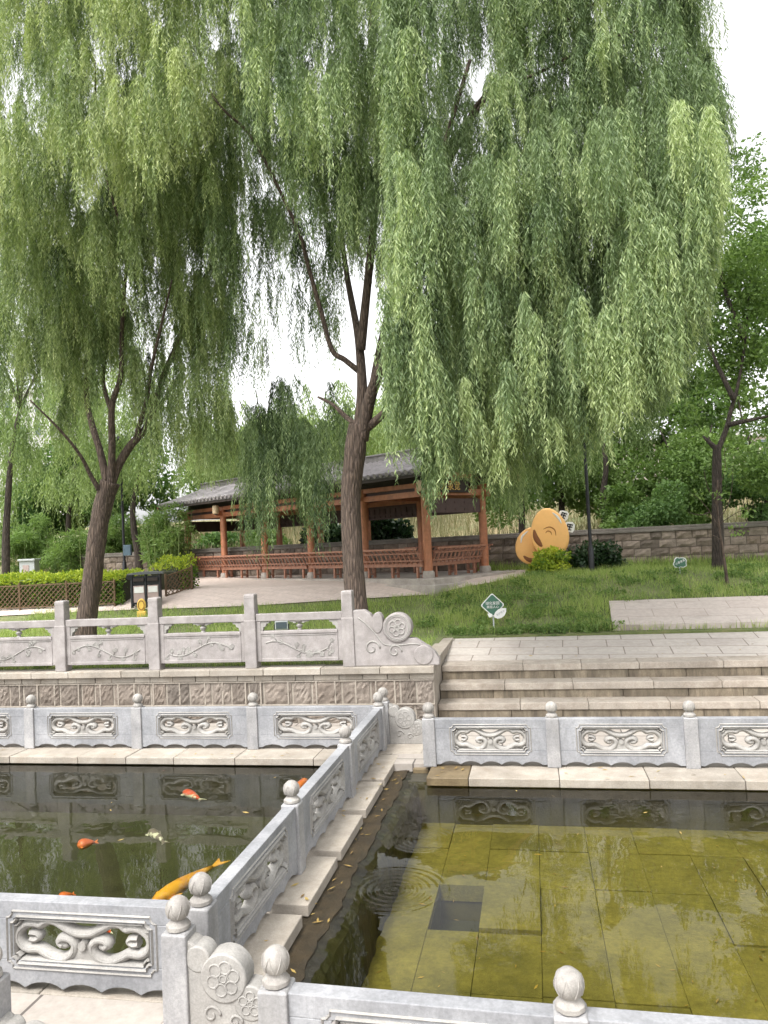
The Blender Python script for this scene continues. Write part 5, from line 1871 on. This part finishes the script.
# ---- koi
def koi(label, head, tail, width, cols, z=-.245, bend=.1):
    head, tail = np.array([*head, z]), np.array([*tail, z])
    d = tail-head
    L_ = np.linalg.norm(d)
    d /= L_
    s_ = np.array([-d[1], d[0], 0])
    t = thing('koi', label, 'fish', tuple(head), 'koi in the left pond')
    f = np.array([0, .04, .12, .25, .40, .55, .7, .82])
    prof = np.array([.12, .50, .85, 1, .95, .75, .48, .26])*width/2
    off_ = bend*np.sin(f*2.6)*L_*.12
    P = [head+d*x*L_+s_*o_ for x, o_ in zip(f, off_)]
    MB().tube(P, prof, 12, flat=((0, 0, 1), .8)).build('body', cols[0], t, smooth_=True)
    e = P[-1]
    a = MB()
    a.add([e-d*.03*L_+EZ*.004, e+d*.10*L_+s_*width*.30, e+d*.20*L_+s_*width*.50, e+d*.13*L_, e+d*.20*L_-s_*width*.42, e+d*.10*L_-s_*width*.26,
           e-d*.03*L_-EZ*.004, e+d*.10*L_+s_*width*.30-EZ*.006, e+d*.20*L_+s_*width*.50-EZ*.006, e+d*.13*L_-EZ*.006, e+d*.20*L_-s_*width*.42-EZ*.006, e+d*.10*L_-s_*width*.26-EZ*.006],
          [(0, 1, 3), (1, 2, 3), (0, 3, 5), (3, 4, 5), (9, 7, 6), (9, 8, 7), (11, 9, 6), (11, 10, 9)])
    a.build('tail_fin', cols[1], t)
    for sg in (-1, 1):
        b = P[2]+s_*sg*prof[2]*.85
        a = MB()
        c_ = [b, b+s_*sg*width*.45+d*.08*L_, b+s_*sg*width*.30+d*.17*L_, b+d*.08*L_]
        a.add(c_+[q-EZ*.006 for q in c_], [(0, 1, 2, 3), (7, 6, 5, 4), (0, 4, 5, 1), (1, 5, 6, 2), (2, 6, 7, 3), (3, 7, 4, 0)])
        a.build('pectoral_fin', cols[1], t)
def koimat(name, c1, c2, sc_, lo=.48, hi=.54):
    k = NB(name)
    k.color(k.ramp(k.noise(sc_, 2), [(lo, c1), (hi, c2)]))
    k.rough(.35)
    return k.m
KO = koimat('golden_orange_scales', (.58, .25, .025), (.70, .34, .04), 4)
KR = koimat('red_orange_scales', (.62, .12, .03), (.75, .20, .05), 5)
KW = koimat('red_and_white_scales', (.62, .60, .55), (.62, .09, .04), 7)
KT = koimat('white_and_black_scales', (.62, .60, .55), (.16, .13, .12), 9, .5, .56)
def kp(px, py):
    return Pz(px, py, -.24)[:2]
koi('long golden koi swimming beside the near carved rail', kp(151, 904), kp(226, 860), .20, (KO, KO), -.245, .25)
koi('plump orange red koi near the middle of the left pond', kp(77, 845), kp(98, 841), .17, (KR, KR))
koi('white koi with dark patches in the middle of the left pond', kp(150, 830), kp(165, 843), .13, (KT, KT))
koi('red and white koi below the far rail', kp(184, 791), kp(202, 800), .15, (KW, KT))
koi('thin red and white koi closest to the far pond edge', kp(197, 768), kp(163, 769.5), .10, (KW, KW))
koi('red koi half hidden behind the divider railing', kp(306, 779), kp(291, 794), .15, (KR, KR))
koi('small orange koi at the left just above the near rail', kp(58, 898), kp(75, 893), .13, (KR, KR))
koi('red koi seen through the opening of the near scroll panel', kp(88, 936), kp(112, 930), .16, (KR, KW))
koi('small red koi seen through the divider rail openings', kp(313, 812), kp(318, 803), .12, (KR, KW))
